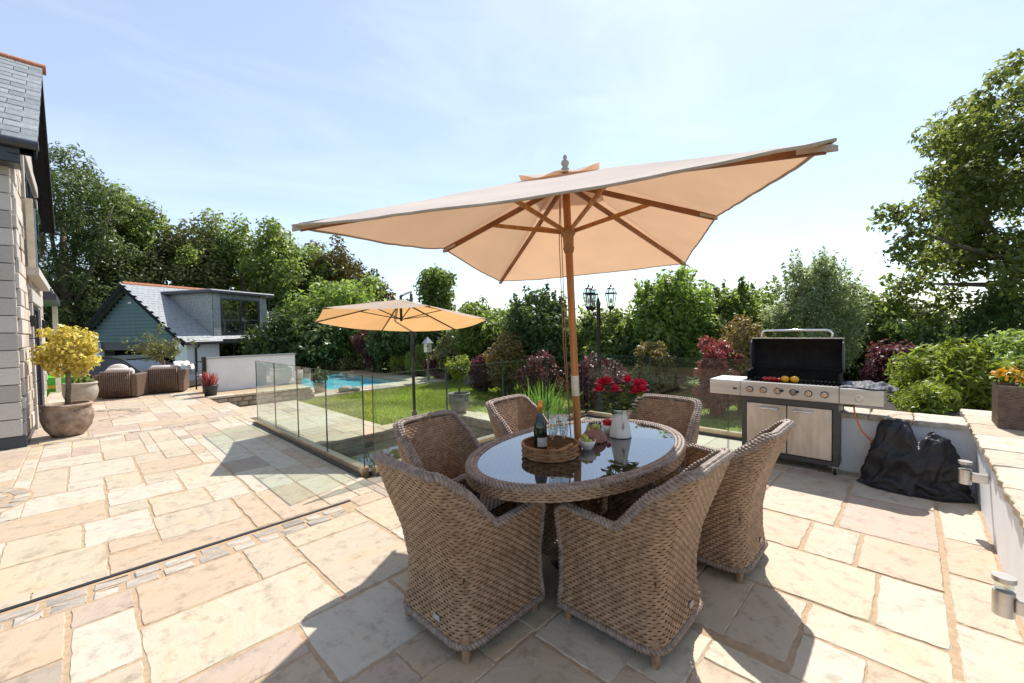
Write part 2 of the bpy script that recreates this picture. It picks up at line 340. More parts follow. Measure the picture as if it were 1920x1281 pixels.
def copy_tree(o, parent=None):
    c = o.copy(); COL.objects.link(c); c.parent = parent
    for ch in o.children: copy_tree(ch, c)
    return c
def at(px, py, dep):
    """a point dep metres in front of the camera, seen at pixel (px,py) of the photograph"""
    v = RW @ Vector(((px - 960) / 779, -(py - 640.5) / 779, -1)); return Vector((0, 0, CAMZ)) + v * dep

# ------------------------------------------------------------------ ground, lawn, pool, pond
LOW = -.30
mb = MB(); mb.add([(-300, -300, -1.0), (300, -300, -1.0), (300, 300, -1.0), (-300, 300, -1.0)], [(0, 1, 2, 3)]); struct('ground', mb, M['ground'])
mb = MB(); mb.add([(-14, 16.95, -.62), (2.6, 16.95, -.62), (2.6, 23, -.62), (-14, 32, -.62)], [(0, 1, 2, 3)]); struct('driveway', mb, M['tarmac'])
mb = MB(); mb.box(4.0, 20, 7.32, 12.15, -1.0, LOW - .06); mb.box(6.05, 20, -8, 7.32, -1.0, LOW - .062); mb.box(9.3, 20, 12.15, 24, -1.0, LOW - .061); lawn = struct('lawn', mb, M['lawn'])
def grass_blades():
    n = 60000; x = rng.uniform(4.02, 10.5, n); y = rng.uniform(7.35, 12.1, n)
    n2 = 30000; x = np.r_[x, rng.uniform(6.1, 12, n2)]; y = np.r_[y, rng.uniform(-1, 7.3, n2)]
    n = len(x); z = np.full(n, LOW - .061); a = rng.uniform(0, 2 * PI, n); h = rng.uniform(.025, .06, n); w = rng.uniform(.006, .012, n)
    lx, ly = rng.normal(0, .02, (2, n)); dx, dy = np.cos(a) * w, np.sin(a) * w
    V = np.stack([np.c_[x - dx, y - dy, z], np.c_[x + dx, y + dy, z], np.c_[x + lx, y + ly, z + h]], 1).reshape(-1, 3)
    pat = np.array([.5 + .5 * mnoise.noise(Vector((px * .9, py * .9, 0))) for px, py in zip(x, y)])
    return fast_mesh('lawn_grass', V, np.arange(3 * n).reshape(-1, 3), two_tone('leaf_lawn', (.26, .30, .06), (.44, .50, .08), .45, .5), np.clip(pat * .8 + rng.uniform(-.2, .4, n), 0, 1))
g = link('lawn_grass', grass_blades()); tag(g, 'short mown green grass of the lawn beyond the pond', 'grass', kind='stuff')

# pool terrace with the pool in it
mb = MB()
for x0, x1, y0, y1 in ((4.42, 5.28, 12.15, 20.2), (8.34, 9.3, 12.15, 20.2), (5.28, 8.34, 12.15, 13.28), (5.28, 8.34, 19.2, 20.2)): mb.box(x0, x1, y0, y1, -1, LOW - .03)
mb.box(2.12, 4.42, 12.9, 20.2, -1, LOW - .031); pt = struct('pool_terrace', mb, M['mortar'])
mb = MB(); mb.box(5.28, 8.34, 13.28, 19.2, -1.6, -.42); struct('pool_water', mb, M['pool'])
mb = MB(); mb.box(2.07, 5.58, 4.12, 6.92, -1.0, -.47); struct('pond_water', mb, M['pond'])

# ------------------------------------------------------------------ paving slabs
def slab_mesh(w, d, th=.045, wob=.004, k=9):
    """a slab with hand-cut edges: bevelled outline of wobbling points"""
    hw, hd = w / 2, d / 2; pts = []
    for (ax, ay), (bx, by) in (((-hw, -hd), (hw, -hd)), ((hw, -hd), (hw, hd)), ((hw, hd), (-hw, hd)), ((-hw, hd), (-hw, -hd))):
        for i in range(k):
            f = i / k; px, py = ax + (bx - ax) * f, ay + (by - ay) * f
            q = wob if i else wob * .7; px += random.uniform(-q, q); py += random.uniform(-q, q)
            if i == 0: px *= .992; py *= .992
            pts.append((px, py))
    n = len(pts); inn = []
    for px, py in pts:
        l = math.hypot(px, py); c = random.uniform(.004, .011); inn.append((px - math.copysign(min(c, abs(px)), px) * .8, py - math.copysign(min(c, abs(py)), py) * .8))
    m = MB(); m.add([(x, y, -th) for x, y in pts] + [(x, y, -random.uniform(.004, .008)) for x, y in pts] + [(x, y, 0) for x, y in inn],
                    [(j, (j + 1) % n, n + (j + 1) % n, n + j) for j in range(n)] + [(n + j, n + (j + 1) % n, 2 * n + (j + 1) % n, 2 * n + j) for j in range(n)] + [tuple(range(2 * n, 3 * n))])
    return m
SLABS = []
def lay(parent, x0, x1, y0, y1, z=0, gap=.004, name='paving_slab', wob=.004, th=.045):
    m = slab_mesh(x1 - x0 - gap, y1 - y0 - gap, th, wob)
    o = m.build(name, M['stone'], parent, loc=((x0 + x1) / 2, (y0 + y1) / 2, z + random.uniform(-.002, .002)))
    o.rotation_euler = (random.uniform(-.002, .002), random.uniform(-.002, .002), random.uniform(-.004, .004)); return o
TRACED = [(-.085,.165,3.105,3.335),(-.085,.16,2.58,3.095),(-.64,-.1,2.85,3.335),(-.4,-.1,2.55,2.84),(-.09,.15,2.03,2.57),(.175,.715,2.855,3.335),(.725,.985,2.85,3.335),(.16,.98,2.275,2.845),(1.0,1.55,3.1,3.345),(1.0,1.55,2.29,3.09),(.155,.71,2.035,2.265),(.725,1.24,1.75,2.275),(1.26,1.8,1.83,2.275),(.31,.71,1.765,2.025),(.73,.98,1.5,1.735),
(3.84,4.95,.4,.94),(3.28,3.82,.535,.91),(3.28,3.82,.25,.52),(3.28,3.82,-.145,.235),(3.84,4.645,-.145,.385),(4.66,5.15,-.145,.385),(2.7,3.265,.135,.85),(2.7,3.265,-.145,.125),(2.13,2.68,.39,.65),(2.4,2.69,-.145,.38),(2.06,2.385,.13,.375),(4.13,4.9,-.395,-.165),(3.56,4.12,-.395,-.165),(2.99,3.545,-.395,-.165),(2.5,2.98,-.395,-.165),(1.5,1.75,.9,1.33),(1.25,1.53,1.345,1.6),
(-.43,-.04,4.26,4.785),(-.03,.36,4.23,4.785),(.09,.355,3.975,4.215),(.115,.375,4.81,5.075),(.38,.785,4.51,5.03),(.36,.89,3.945,4.5),(.08,.89,3.625,3.935),(-.46,.075,3.72,4.245),(-.52,.105,4.795,5.335),(-.4,.115,5.345,5.9),(-.4,-.145,5.93,7.02),(-.4,.135,7.04,7.57),(-.135,.395,6.225,7.02),(-.14,.12,5.91,6.21),(.13,.395,5.65,6.19),(.125,.655,5.085,5.54),(.41,.675,5.55,5.93),(.41,.675,6.54,7.02),(.41,.945,5.95,6.53),(.67,1.085,5.04,5.88),(.795,1.085,4.51,5.03),(.15,.55,7.04,7.55),
(.905,1.075,3.64,4.5),(1.085,1.455,3.64,4.46),(1.465,1.745,3.95,4.49),(1.465,1.73,3.64,3.94),(1.62,1.88,3.43,3.64),(1.565,1.98,2.83,3.41),(1.565,1.83,2.56,2.82)]
CIRC = [(-1.0, 6.05, .64), (.05, 11.1, .84)]
terr = MB()
for x0, x1, y0, y1 in ((-3.2, 2.06, -2.2, 4.02), (2.06, 5.37, -.42, 4.02), (5.37, 6.04, .5, 4.02), (-3.2, 1.98, 4.02, 8.82), (-.62, 2.06, 8.82, 17)): terr.box(x0, x1, y0, y1, -1.0, -.0055)
terr.box(1.98, 2.06, 8.1, 8.82, -1, -.0056); terr.box(2.06, 4.42, 12.15, 13.9, -1, -.0057)
terr = struct('terrace', terr, M['mortar'])
def in_terrace(x, y):
    if y < -.395: return False
    if y <= 4.0: return -1.6 < x < 5.36 or (x < 6.02 and y > .52)
    if y <= 8.1: return -1.6 < x < 1.97
    if y <= 8.78: return -1.6 < x < 2.05
    return -.57 < x < 2.05 and y < 16.9
def blocked(x, y):
    if -1.7 < x < 1.6 and 3.345 < y < 3.62: return True
    if -.45 < x < 1.65 and 8.62 < y < 8.8: return True
    return False
def fill(parent, X0, X1, Y0, Y1, inside, traced, z=0, c=.03, blocked=lambda x, y: False, nmin=.08, mul=1):
    nx, ny = int((X1 - X0) / c), int((Y1 - Y0) / c); free = np.zeros((nx, ny), bool)
    for i in range(nx):
        for j in range(ny):
            x, y = X0 + (i + .5) * c, Y0 + (j + .5) * c; free[i, j] = inside(x, y) and not blocked(x, y)
    for x0, x1, y0, y1 in traced:
        i0, i1 = max(0, int(round((x0 - X0) / c))), max(0, int(round((x1 - X0) / c))); j0, j1 = max(0, int(round((y0 - Y0) / c))), max(0, int(round((y1 - Y0) / c))); free[i0:i1, j0:j1] = False
    u = [6, 12, 12, 18, 12]; out = []
    for j in range(ny):
        for i in range(nx):
            if not free[i, j]: continue
            q_ = int(round(.27 * mul / c)); w = random.choice([1, 2, 2, 3]) * q_; d = random.choice([1, 2, 2]) * q_ if w > q_ else random.choice([1, 2, 2, 3]) * q_; sw = int(.16 / c)
            a = 0
            while a < w and i + a < nx and free[i + a, j]: a += 1
            # swallow a sliver that would be left over
            e = a
            while e < a + sw and i + e < nx and free[i + e, j]: e += 1
            if e < a + sw: a = e
            b = 0
            while b < d and j + b < ny and free[i:i + a, j + b].all(): b += 1
            e = b
            while e < b + sw and j + e < ny and free[i:i + a, j + e].all(): e += 1
            if e < b + sw: b = e
            free[i:i + a, j:j + b] = False
            if a * c >= nmin and b * c >= nmin: out.append((X0 + i * c, X0 + (i + a) * c, Y0 + j * c, Y0 + (j + b) * c))
    for r in out:
        f_, r_ = .72 * (r[0] + r[1]) / 2 + .693 * (r[2] + r[3]) / 2, .693 * (r[0] + r[1]) / 2 - .72 * (r[2] + r[3]) / 2
        if f_ > 1.1 and abs(r_) < f_ * 1.232 + .8: lay(parent, *r, z=z)   # none behind the camera
    return len(out)
for r in TRACED: lay(terr, *r)
fill(terr, -1.6, 6.04, -.405, 9.0, in_terrace, TRACED, blocked=blocked)
fill(terr, -.6, 2.07, 9.0, 14.2, in_terrace, TRACED, blocked=blocked, mul=1.15)
fill(terr, -.6, 2.07, 14.2, 16.9, in_terrace, TRACED, blocked=blocked, mul=2)
# pool-side slabs and the paved strip beside the pond
fill(pt, 4.45, 9.3, 12.18, 15.2, lambda x, y: not (5.26 < x < 8.36 and 13.26 < y), [], z=LOW, c=.06)
# coping round the pond
mb = MB(); mb.box(2.07, 6.05, 6.92, 7.32, -1, LOW - .04); mb.box(5.58, 6.05, 4.12, 6.92, -1, LOW - .041)
pc = struct('pond_coping', mb, M['stonewall'])
x = 2.09
while x < 5.9:
    w = min(random.choice([.5, .62, .75]), 6.05 - x); lay(pc, x, x + w, 6.9, 7.33, z=LOW); x += w
y = 4.13
while y < 6.7:
    w = min(.6, 6.89 - y); lay(pc, 5.56, 6.06, y, y + w, z=LOW); y += w
# low paving left of the pond, seen through the glass, and the two steps down to it
mb = MB(); mb.box(2.07, 4.0, 7.32, 12.05, -1, LOW - .02); lowp = struct('lower_paving', mb, M['mortar'])
fill(lowp, 2.1, 4.02, 7.34, 12.03, lambda x, y: x > 2.45 or y < 9.38, [], z=LOW, c=.04)
fill(pt, 2.4, 4.42, 12.95, 13.0, lambda x, y: False, [])
mb = MB(); mb.box(2.07, 2.42, 9.4, 12.1, -.9, -.19); st = struct('step', mb, M['stonewall'])
for k in range(4): lay(st, 2.07, 2.46, 9.4 + k * .68, 9.4 + (k + 1) * .68 - .01, z=-.15, th=.05)
# retaining stones on the face under the raised end
mb = MB(); mb.box(2.06, 4.42, 12.06, 12.15, -.9, -.05); rw = struct('retaining_wall', mb, M['pointing'])
x = 2.1
for z0, z1 in ((-.29, -.17), (-.16, -.055)):
    x = 2.08 + random.random() * .1
    while x < 4.3:
        w = random.uniform(.18, .34); m = MB(); m.box(-w / 2 + .008, w / 2 - .008, -.03, .03, -(z1 - z0) / 2, (z1 - z0) / 2, .018); m.build('stone', M['stonewall'], rw, loc=(x + w / 2, 12.04 + random.uniform(-.01, .01), (z0 + z1) / 2)); x += w
for k in range(4): lay(rw, 2.05 + k * .59, 2.05 + (k + 1) * .59 - .01, 12.0, 12.35, z=0.012, th=.05)

# sett strips, drain and the two round motifs
strip = MB(); strip.box(-1.7, 1.6, 3.345, 3.588, -.05, -.005); strip = struct('sett_strip', strip, M['mortar'])
def sett(parent, x, y, w, d, rz=0, z=.0):
    m = MB(); m.box(-w / 2, w / 2, -d / 2, d / 2, -.04, 0, .012)
    for i, v in enumerate(m.v): m.v[i] = (v[0] + random.uniform(-.005, .005), v[1] + random.uniform(-.005, .005), v[2] + (random.uniform(-.004, .003) if v[2] > -.02 else 0))
    o = m.build('sett', M['sett'], parent, loc=(x, y, z + random.uniform(-.003, .002)), smooth=40); o.rotation_euler = (0, 0, rz + random.uniform(-.05, .05))
for row, y in enumerate((3.4, 3.508)):
    x = -1.6 + row * .06
    while x < 1.5:
        w = random.uniform(.13, .21); sett(strip, x + w / 2, y, w - .014, .1); x += w
mb = MB(); mb.box(-1.7, 1.62, 3.590, 3.618, -.06, .0015); o = struct('drain_slot', mb, M['blackplastic'])
strip2 = MB(); strip2.box(-.45, 1.65, 8.62, 8.8, -.05, -.0105); strip2 = struct('sett_strip', strip2, M['mortar'])
for row, y in enumerate((8.665, 8.755)):
    x = -.42
    while x < 1.58: w = random.uniform(.11, .16); sett(strip2, x + w / 2, y, w - .016, .074); x += w
for ci, (a, b, r) in enumerate(CIRC):
    ring = MB(); ring.lathe([(r + .005, -.05), (r + .005, .0035), (r - .26 if ci else .02, .0036), (r - .26 if ci else .02, -.05)], 48, (a, b, 0), False); ring = struct('paved_circle', ring, M['mortar'])
    for q in ([r - .07, r - .2, r - .34] if ci == 0 else [r - .07, r - .19]):
        n = int(2 * PI * q / (.125 if ci == 0 else .16))
        for k in range(n):
            th = 2 * PI * k / n; x, y = a + q * math.cos(th), b + q * math.sin(th)
            if (ci == 0 and x > -1.75) or (ci == 1 and x > -.5): sett(ring, x, y, .105 if ci == 0 else .145, .105 if ci else .115, th + PI / 2, .0085)

# ------------------------------------------------------------------ low white walls on the right
def coping(parent, x0, x1, y0, y1, z, axis, step=(.45, .62)):
    a, e = (x0, x1) if axis == 0 else (y0, y1)
    while a < e - .05:
        w = random.uniform(*step); w = w if a + w < e - .2 else e - a
        if axis == 0: lay(parent, a, a + w, y0, y1, z, .008, 'coping_slab', .009, .045)
        else: lay(parent, x0, x1, a, a + w, z, .008, 'coping_slab', .009, .045)
        a += w
w1 = thing('garden_wall', 'low white rendered wall with wide stone coping running along the right edge of the terrace', 'wall', (0, 0, 0))
mb = MB(); mb.box(.4, 6.4, -1.75, -.41, -.9, .535); mb.build('wall', M['render'], w1); coping(w1, .4, 6.42, -1.15, -.372, .582, 0); coping(w1, .4, 6.42, -1.78, -1.15, .582, 0)
w2 = thing('garden_wall', 'low white rendered wall with stone coping behind the gas barbecue and black cover', 'wall', (0, 0, 0))
mb = MB(); mb.box(5.39, 5.76, -.41, .62, -.9, .545); mb.build('wall', M['render'], w2); coping(w2, 5.35, 5.8, -.37, .62, .592, 1, (.3, .36))
mb = MB(); mb.box(5.76, 13, -6, .62, -1, .22); struct('planting_bed', mb, M['soil'])
def wall_light(x, z, label):
    t = thing('wall_light', label, 'wall light', (x, -.405, z), 0, 'steel lights on the low wall')
    m = MB(); m.lathe([(.034, -.085), (.034, .02)], 20, (0, .115, 0), True, True); m.build('body', M['steel'], t, 40)
    m = MB(); m.lathe([(.029, .02), (.029, .06)], 20, (0, .115, 0), True, True); m.build('lens', M['lampglass'], t, 40)
    m = MB(); m.lathe([(.037, .06), (.037, .08)], 20, (0, .115, 0), True, True); m.build('cap', M['steel'], t, 40)
    m = MB(); m.box(-.028, .028, 0.002, .085, -.06, .0, .004); m.build('bracket', M['steel'], t)
wall_light(4.46, .40, 'brushed steel wall light on the white wall beside the black cover')
wall_light(2.68, .34, 'brushed steel wall light on the white wall at the right picture edge')

# ------------------------------------------------------------------ glass balustrades
def fence(name, label, p0, p1, n, z0=.05, z1=1.05, cap=False):
    p0, p1 = Vector((*p0, 0)), Vector((*p1, 0)); d = (p1 - p0); Lg = d.length; d.normalize(); nn = Vector((-d.y, d.x, 0))
    t = thing(name, label, 'glass fence', (p0.x, p0.y, 0), math.atan2(d.y, d.x), 'frameless glass balustrades')
    m = MB(); m.box(0, Lg, -.045, .045, -.02, .085, .004); m.build('base_channel', M['gold'], t)
    m = MB(); m.box(0, Lg, -.075, -.047, -.02, .03); m.box(0, Lg, .047, .075, -.02, .03); m.build('base_strip', M['bbqgrey'], t)
    g = .012; w = Lg / n
    for k in range(n):
        a, b = k * w + g / 2, (k + 1) * w - g / 2
        m = MB(); m.box(a, b, -.006, .006, .08, z1); o = m.build('glass_panel', M['glass'], t)
        e = MB()
        for x in (a, b): e.box(x - .0025, x + .0025, -.0062, .0062, .085, z1)
        e.box(a + .003, b - .003, -.0062, .0062, z1 + .0005, z1 + .0035); e.build('polished_edge', M['glassedge'], o)
fence('glass_fence', 'glass balustrade of four panels running away along the left side of the pond', (2.02, 4.11), (2.02, 7.9), 4)
fence('glass_fence', 'glass balustrade between the dining chairs and the pond', (2.09, 4.05), (5.94, 4.05), 4)
fence('glass_fence', 'glass balustrade behind the far dining chairs, ending at the barbecue', (6.0, 3.98), (6.0, .66), 3)

# ------------------------------------------------------------------ woven work
def weave(pos, s0, s1, z0, z1, pitch=.0205, row=.0162, amp=.0026, ztop=None, proud=.0022, sub=4, zbot=None):
    """over-under strands on a surface pos(s,z)->(point, normal); arrays of vertices and quads"""
    ns = max(2, int(round((s1 - s0) / pitch)) * sub + 1); ss = np.linspace(s0, s1, ns); nr = int(round((z1 - z0) / row)); V = []; F = []
    pt_ = (s1 - s0) / max(1, round((s1 - s0) / pitch))
    for r in range(nr):
        zc = z0 + (r + .5) * (z1 - z0) / nr; hh = .46 * (z1 - z0) / nr; base = None
        for i, s in enumerate(ss):
            if ztop is not None and zc + hh > ztop(s): base = None; continue
            o = amp * (1 - 2 * ((1 - math.cos(PI * (s - s0) / pt_ + PI * r)) / 2) ** 2.2); p, n = pos(s, zc); cur = len(V)
            for dz, pr in ((-hh, 0), (0, proud), (hh, 0)):
                q, _ = pos(s, zc + dz); V.append((q[0] + n[0] * (o + pr), q[1] + n[1] * (o + pr), q[2] + n[2] * (o + pr)))
            if base is not None:
                for k in range(2): F.append((base + k, cur + k, cur + k + 1, base + k + 1))
            base = cur
    return V, F
def rope(path, r=.011, turns=38, n=6, strands=2, closed=False):
    """twisted strands following a path"""
    P = [Vector(p) for p in path]; cum = [0]
    for a, b in zip(P, P[1:]): cum.append(cum[-1] + (b - a).length)
    tot = cum[-1]; K = max(24, int(turns * 6)); m = MB()
    def sample(d):
        for i in range(1, len(P)):
            if d <= cum[i] or i == len(P) - 1:
                f = (d - cum[i - 1]) / max(1e-9, cum[i] - cum[i - 1]); return P[i - 1].lerp(P[i], min(1, max(0, f))), (P[i] - P[i - 1]).normalized()
    for s in range(strands):
        pts = []
        for k in range(K + 1):
            p, d = sample(tot * k / K); u = d.cross(Vector((.21, .13, .97))).normalized(); w = d.cross(u); a = 2 * PI * (turns * k / K + s / strands)
            pts.append(p + (u * math.cos(a) + w * math.sin(a)) * r * .62)
        m.tube(pts, r * .72, n)
    return m
def wv(name, VF, mat, parent): return link(name, fast_mesh(name, VF[0], VF[1], mat, smooth=True), parent)

def make_chair():
    t = bpy.data.objects.new('dining_chair', None); COL.objects.link(t)
    prof = [(.07, .272, .275, .27), (.2, .258, .262, .262), (.34, .256, .262, .262), (.5, .276, .285, .268), (.62, .292, .325, .272), (.75, .292, .375, .272), (.9, .285, .43, .272)]
    def pf(z):
        z = min(max(z, .07), .9)
        for a, b in zip(prof, prof[1:]):
            if z <= b[0]:
                f = (z - a[0]) / (b[0] - a[0]); return [a[i] + (b[i] - a[i]) * f for i in (1, 2, 3)]
    rc = .10
    def plan(s, z, inset=0):
        """s from -1.. : metres along the U, 0 at the middle of the back"""
        w, bk, fr = pf(z); w -= inset; bk -= inset; sg = 1 if s >= 0 else -1; a = abs(s); r_ = rc; st = .262 - r_
        if a <= st: return (sg * a * (w - r_) / st, -bk), (0, -1)
        arc = r_ * PI / 2
        if a <= st + arc:
            th = (a - st) / r_; return (sg * (w - r_ + r_ * math.sin(th)), -bk + r_ - r_ * math.cos(th)), (sg * math.sin(th), -math.cos(th))
        q = (a - st - arc) / (SM - st - arc); return (sg * w, -bk + r_ + q * (fr + bk - r_)), (sg, 0)
    SM = .262 - rc + rc * PI / 2 + .44
    def ztop(s):
        a = abs(s) / SM
        if a < .30: return .885 - .006 * (a / .3) ** 2
        if a < .40: f = (a - .30) / .10; return .879 - .075 * f * f
        if a < .60: f = (a - .40) / .20; f = f * f * (3 - 2 * f); return .804 - .224 * f
        if a < .93: f = (a - .6) / .33; return .580 + .025 * f
        f = (a - .93) / .07; return .605 - .04 * f * f
    def pos(s, z):
        (x, y), (nx, ny) = plan(s, z); return (x, y, z), (nx, ny, 0)
    def posi(s, z):
        (x, y), (nx, ny) = plan(s, z, .034); return (x, y, z), (-nx, -ny, 0)
    wv('woven_shell', weave(pos, -SM, SM, .075, .885, ztop=ztop), M['wicker'], t)
    wv('inner_lining', weave(posi, -SM, SM, .40, .885, ztop=ztop), M['wicker'], t)
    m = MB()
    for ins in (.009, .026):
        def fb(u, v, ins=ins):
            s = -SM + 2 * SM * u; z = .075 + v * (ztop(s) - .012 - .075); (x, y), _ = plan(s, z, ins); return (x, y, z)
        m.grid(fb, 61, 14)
    m.build('light_block_sheet', M['wickerdark'], t, True)  # added dark sheets between the shells, block light and darken the weave gaps
    def pfr(s, z): w, bk, fr = pf(z); return (s / .25 * w, fr, z), (0, 1, 0)
    wv('front_panel', weave(pfr, -.25, .25, .075, .40), M['wicker'], t)
    m = MB(); m.box(-.24, .24, .235, .252, .08, .40); m.box(-.235, .235, -.24, .235, .355, .397); m.build('seat_frame', M['wickerdark'], t)
    def pse(s, z): return (s, z, .405), (0, 0, 1)
    wv('seat', weave(pse, -.236, .236, -.25, .262), M['wicker'], t)
    def edge(ins, dz): return [(*plan(s, ztop(s) + dz, ins)[0], ztop(s) + dz) for s in np.linspace(-SM, SM, 90)]
    def arm_end(sg, ins):
        z0 = ztop(SM); return [(sg * (pf(z)[0] - ins), pf(z)[2] + .002, z) for z in np.linspace(z0, .08, 12)]
    m = MB()
    for ins, dz in ((.003, .002), (.031, .002), (.017, .010)):
        e = list(reversed(arm_end(-1, ins))) + edge(ins, dz) + arm_end(1, ins); r = rope(e, .0125, 75); m.add(r.v, r.f)
    m.build('rim_braid', M['wickerrim'], t, True)
    e = [(*plan(s, .075)[0], .075) for s in np.linspace(-SM, SM, 60)]; e.append(e[0]); m = rope(e, .014, 60); m.build('base_braid', M['wickerrim'], t, True)
    for sx in (-1, 1):
        for sy in (-1, 1):
            m = MB(); pr = []
            for k in range(11): z = k * .011; pr += [(.0215 - .0035 * (10 - k) / 10, z), (.024 - .0035 * (10 - k) / 10, z + .0055)]
            m.lathe(pr, 12, (sx * .235, sy * .235, 0), True, True); m.build('leg', M['wicker'], t, True)
    m = MB(); w, bk, fr = pf(.16); m.box(.05, .095, -bk - .0125, -bk - .008, .135, .16, .001); m.build('name_tag', M['paper'], t)
    return t
chair = make_chair()
CH = [(1.40, 1.68, -PI / 2, 'woven brown dining chair in the left foreground, nearest the glass balustrade corner'),
      (1.95, 1.04, 0, 'woven brown dining chair in the middle foreground, the one nearest the low right wall side'),
      (2.86, .95, 0, 'woven brown dining chair on the right of the table, nearest the barbecue'),
      (3.10, 1.50, PI / 2, 'woven brown dining chair at the far right end of the table, below the red roses'),
      (2.62, 2.18, PI + .12, 'woven brown dining chair behind the bottle and tray, in front of the tall iris leaves'),
      (1.72, 2.1, PI + .1, 'woven brown dining chair on the left of the table with its back to the pond')]
for i, (x, y, rz, lb) in enumerate(CH):
    c = chair if i == 0 else copy_tree(chair)
    c.location = (x, y, 0); c.rotation_euler = (0, 0, rz); tag(c, lb, 'chair', 'woven chairs round the dining table')

# dining table
TX, TY, TA, TB, TZ = 2.23, 1.52, .872, .556, .745
tb = thing('dining_table', 'oval woven garden table with a glass top under the large parasol', 'table', (TX, TY, 0))
per = PI * (3 * (TA + TB) - math.sqrt((3 * TA + TB) * (TA + 3 * TB)))
def pel(s, z, k=0):
    th = 2 * PI * s / per; n = Vector((math.cos(th) / TA, math.sin(th) / TB, 0)).normalized(); return ((TA - .004 + k) * math.cos(th), (TB - .004 + k) * math.sin(th), z), n
wv('rim_band', weave(pel, 0, per, TZ - .062, TZ - .004, .024, .0116, .003), M['wicker'], tb)
m = MB(); m.grid(lambda u, v: ((TA - .012) * math.cos(2 * PI * u), (TB - .012) * math.sin(2 * PI * u), TZ - .066 + v * .062), 64, 2, True); m.add([((TA - .02) * math.cos(2 * PI * k / 64), (TB - .02) * math.sin(2 * PI * k / 64), TZ - .06) for k in range(64)], [tuple(range(64))]); m.build('core', M['wickerdark'], tb)
for ins in (.012, .034, .056):
    e = [((TA - ins) * math.cos(a), (TB - ins) * math.sin(a), TZ - .004 + (.004 if ins == .034 else 0)) for a in np.linspace(0, 2 * PI, 121)]; rope(e, .0125, 100).build('edge_braid', M['wickerrim'], tb, True)
def ptop(s, z): return (s, z, TZ - .014), (0, 0, 1)
def ell(VF, a, b):
    V = np.array(VF[0]); F = np.array(VF[1]); ins = (V[:, 0] / a) ** 2 + (V[:, 1] / b) ** 2 < 1; return V, F[ins[F].all(1)]
wv('woven_top', ell(weave(ptop, -TA, TA, -TB, TB, .026, .02, .0036), TA - .06, TB - .06), M['wicker'], tb)
m = MB(); n = 72; m.lathe([(1, TZ - .006), (1, TZ + .001), (.997, TZ + .003)], n, cap1=True); m.v = [(x * (TA - .066), y * (TB - .066), z) for x, y, z in m.v]; m.build('glass_top', M['tableglass'], tb)
for sx in (-1, 1):
    for sy in (-1, 1):
        def pl_(s, z, sx=sx, sy=sy):
            k = s / .36 * 4; i = int(k) % 4; f = k - int(k); q = [(-1, -1), (1, -1), (1, 1), (-1, 1), (-1, -1)]; a, b = q[i], q[i + 1]
            nn = [(0, -1, 0), (1, 0, 0), (0, 1, 0), (-1, 0, 0)][i]; return (sx * .34 + .045 * (a[0] + (b[0] - a[0]) * f), sy * .19 + .045 * (a[1] + (b[1] - a[1]) * f), z), nn
        o = wv('leg', weave(pl_, 0, .3599, .0, .67, .026, .02, .0036), M['wicker'], tb)
        m = MB(); m.box(sx * .34 - .041, sx * .34 + .041, sy * .19 - .041, sy * .19 + .041, 0.001, .68); m.build('leg_core', M['wickerdark'], o)
def pped(s, z):
    a, b = .30, .15; k = s / (2 * (a + b) * 2) * 4; q = [(-a, -b), (a, -b), (a, b), (-a, b), (-a, -b)]; i = min(3, int(k)); f = k - i; nn = [(0, -1, 0), (1, 0, 0), (0, 1, 0), (-1, 0, 0)][i]
    return (q[i][0] + (q[i + 1][0] - q[i][0]) * f, q[i][1] + (q[i + 1][1] - q[i][1]) * f, z), nn
wv('pedestal', weave(pped, 0, 1.7999, .12, .66, .026, .02, .0036), M['wicker'], tb)

# ------------------------------------------------------------------ large parasol
AX = Vector((-.034, .019, 1)).normalized(); B0 = Vector((2.23, 1.53, 0)); APEX = B0 + AX * 2.48
TIPS = [Vector(p) for p in ((1.40, .15, 1.98), (2.575, .815, 2.135), (3.77, 1.465, 2.065), (2.935, 2.975, 1.98), (1.74, 2.31, 2.055), (.56, 1.655, 1.90))]
u = thing('garden_parasol', 'large tilted beige rectangular parasol with a wooden pole through the dining table', 'parasol', B0)
def loc(p): return Vector(p) - B0
m = MB(); m.tube([loc(B0 + AX * (.02 + 2.44 * k / 10)) for k in range(11)], .0235, 14); m.build('pole', M['teak'], u, True)
m = MB(); m.tube([loc(B0 + AX * z) for z in (1.07, 1.20)], .0262, 14); m.build('ferrule', M['steel'], u, 40)
m = MB(); m.lathe([(.22, 0), (.23, .02), (.2, .05), (.05, .06), (.04, .2), (.03, .2)], 24); m.build('base', M['black'], u, 40)
m = MB(); c = loc(APEX + AX * -.02); m.lathe([(.022, .02), (.026, .045), (.014, .055), (.023, .07), (.026, .082), (.02, .095), (.008, .10), (.012, .11), (.013, .12), (.007, .13), (.001, .134)], 14, c); m.build('finial', M['pot2'], u, True)
m = MB(); m.tube([loc(APEX - AX * z) for z in (.50, .47, .46, .40, .385, .36)], [.028, .036, .032, .034, .046, .046], 14); m.build('runner_hub', M['rope'], u, 40)
m = MB(); m.tube([loc(APEX - AX * z) for z in (.11, .03)], .045, 12); m.build('top_hub', M['darkwood'], u, 40)
V = []; F = []; NS, NR_ = 26, 26
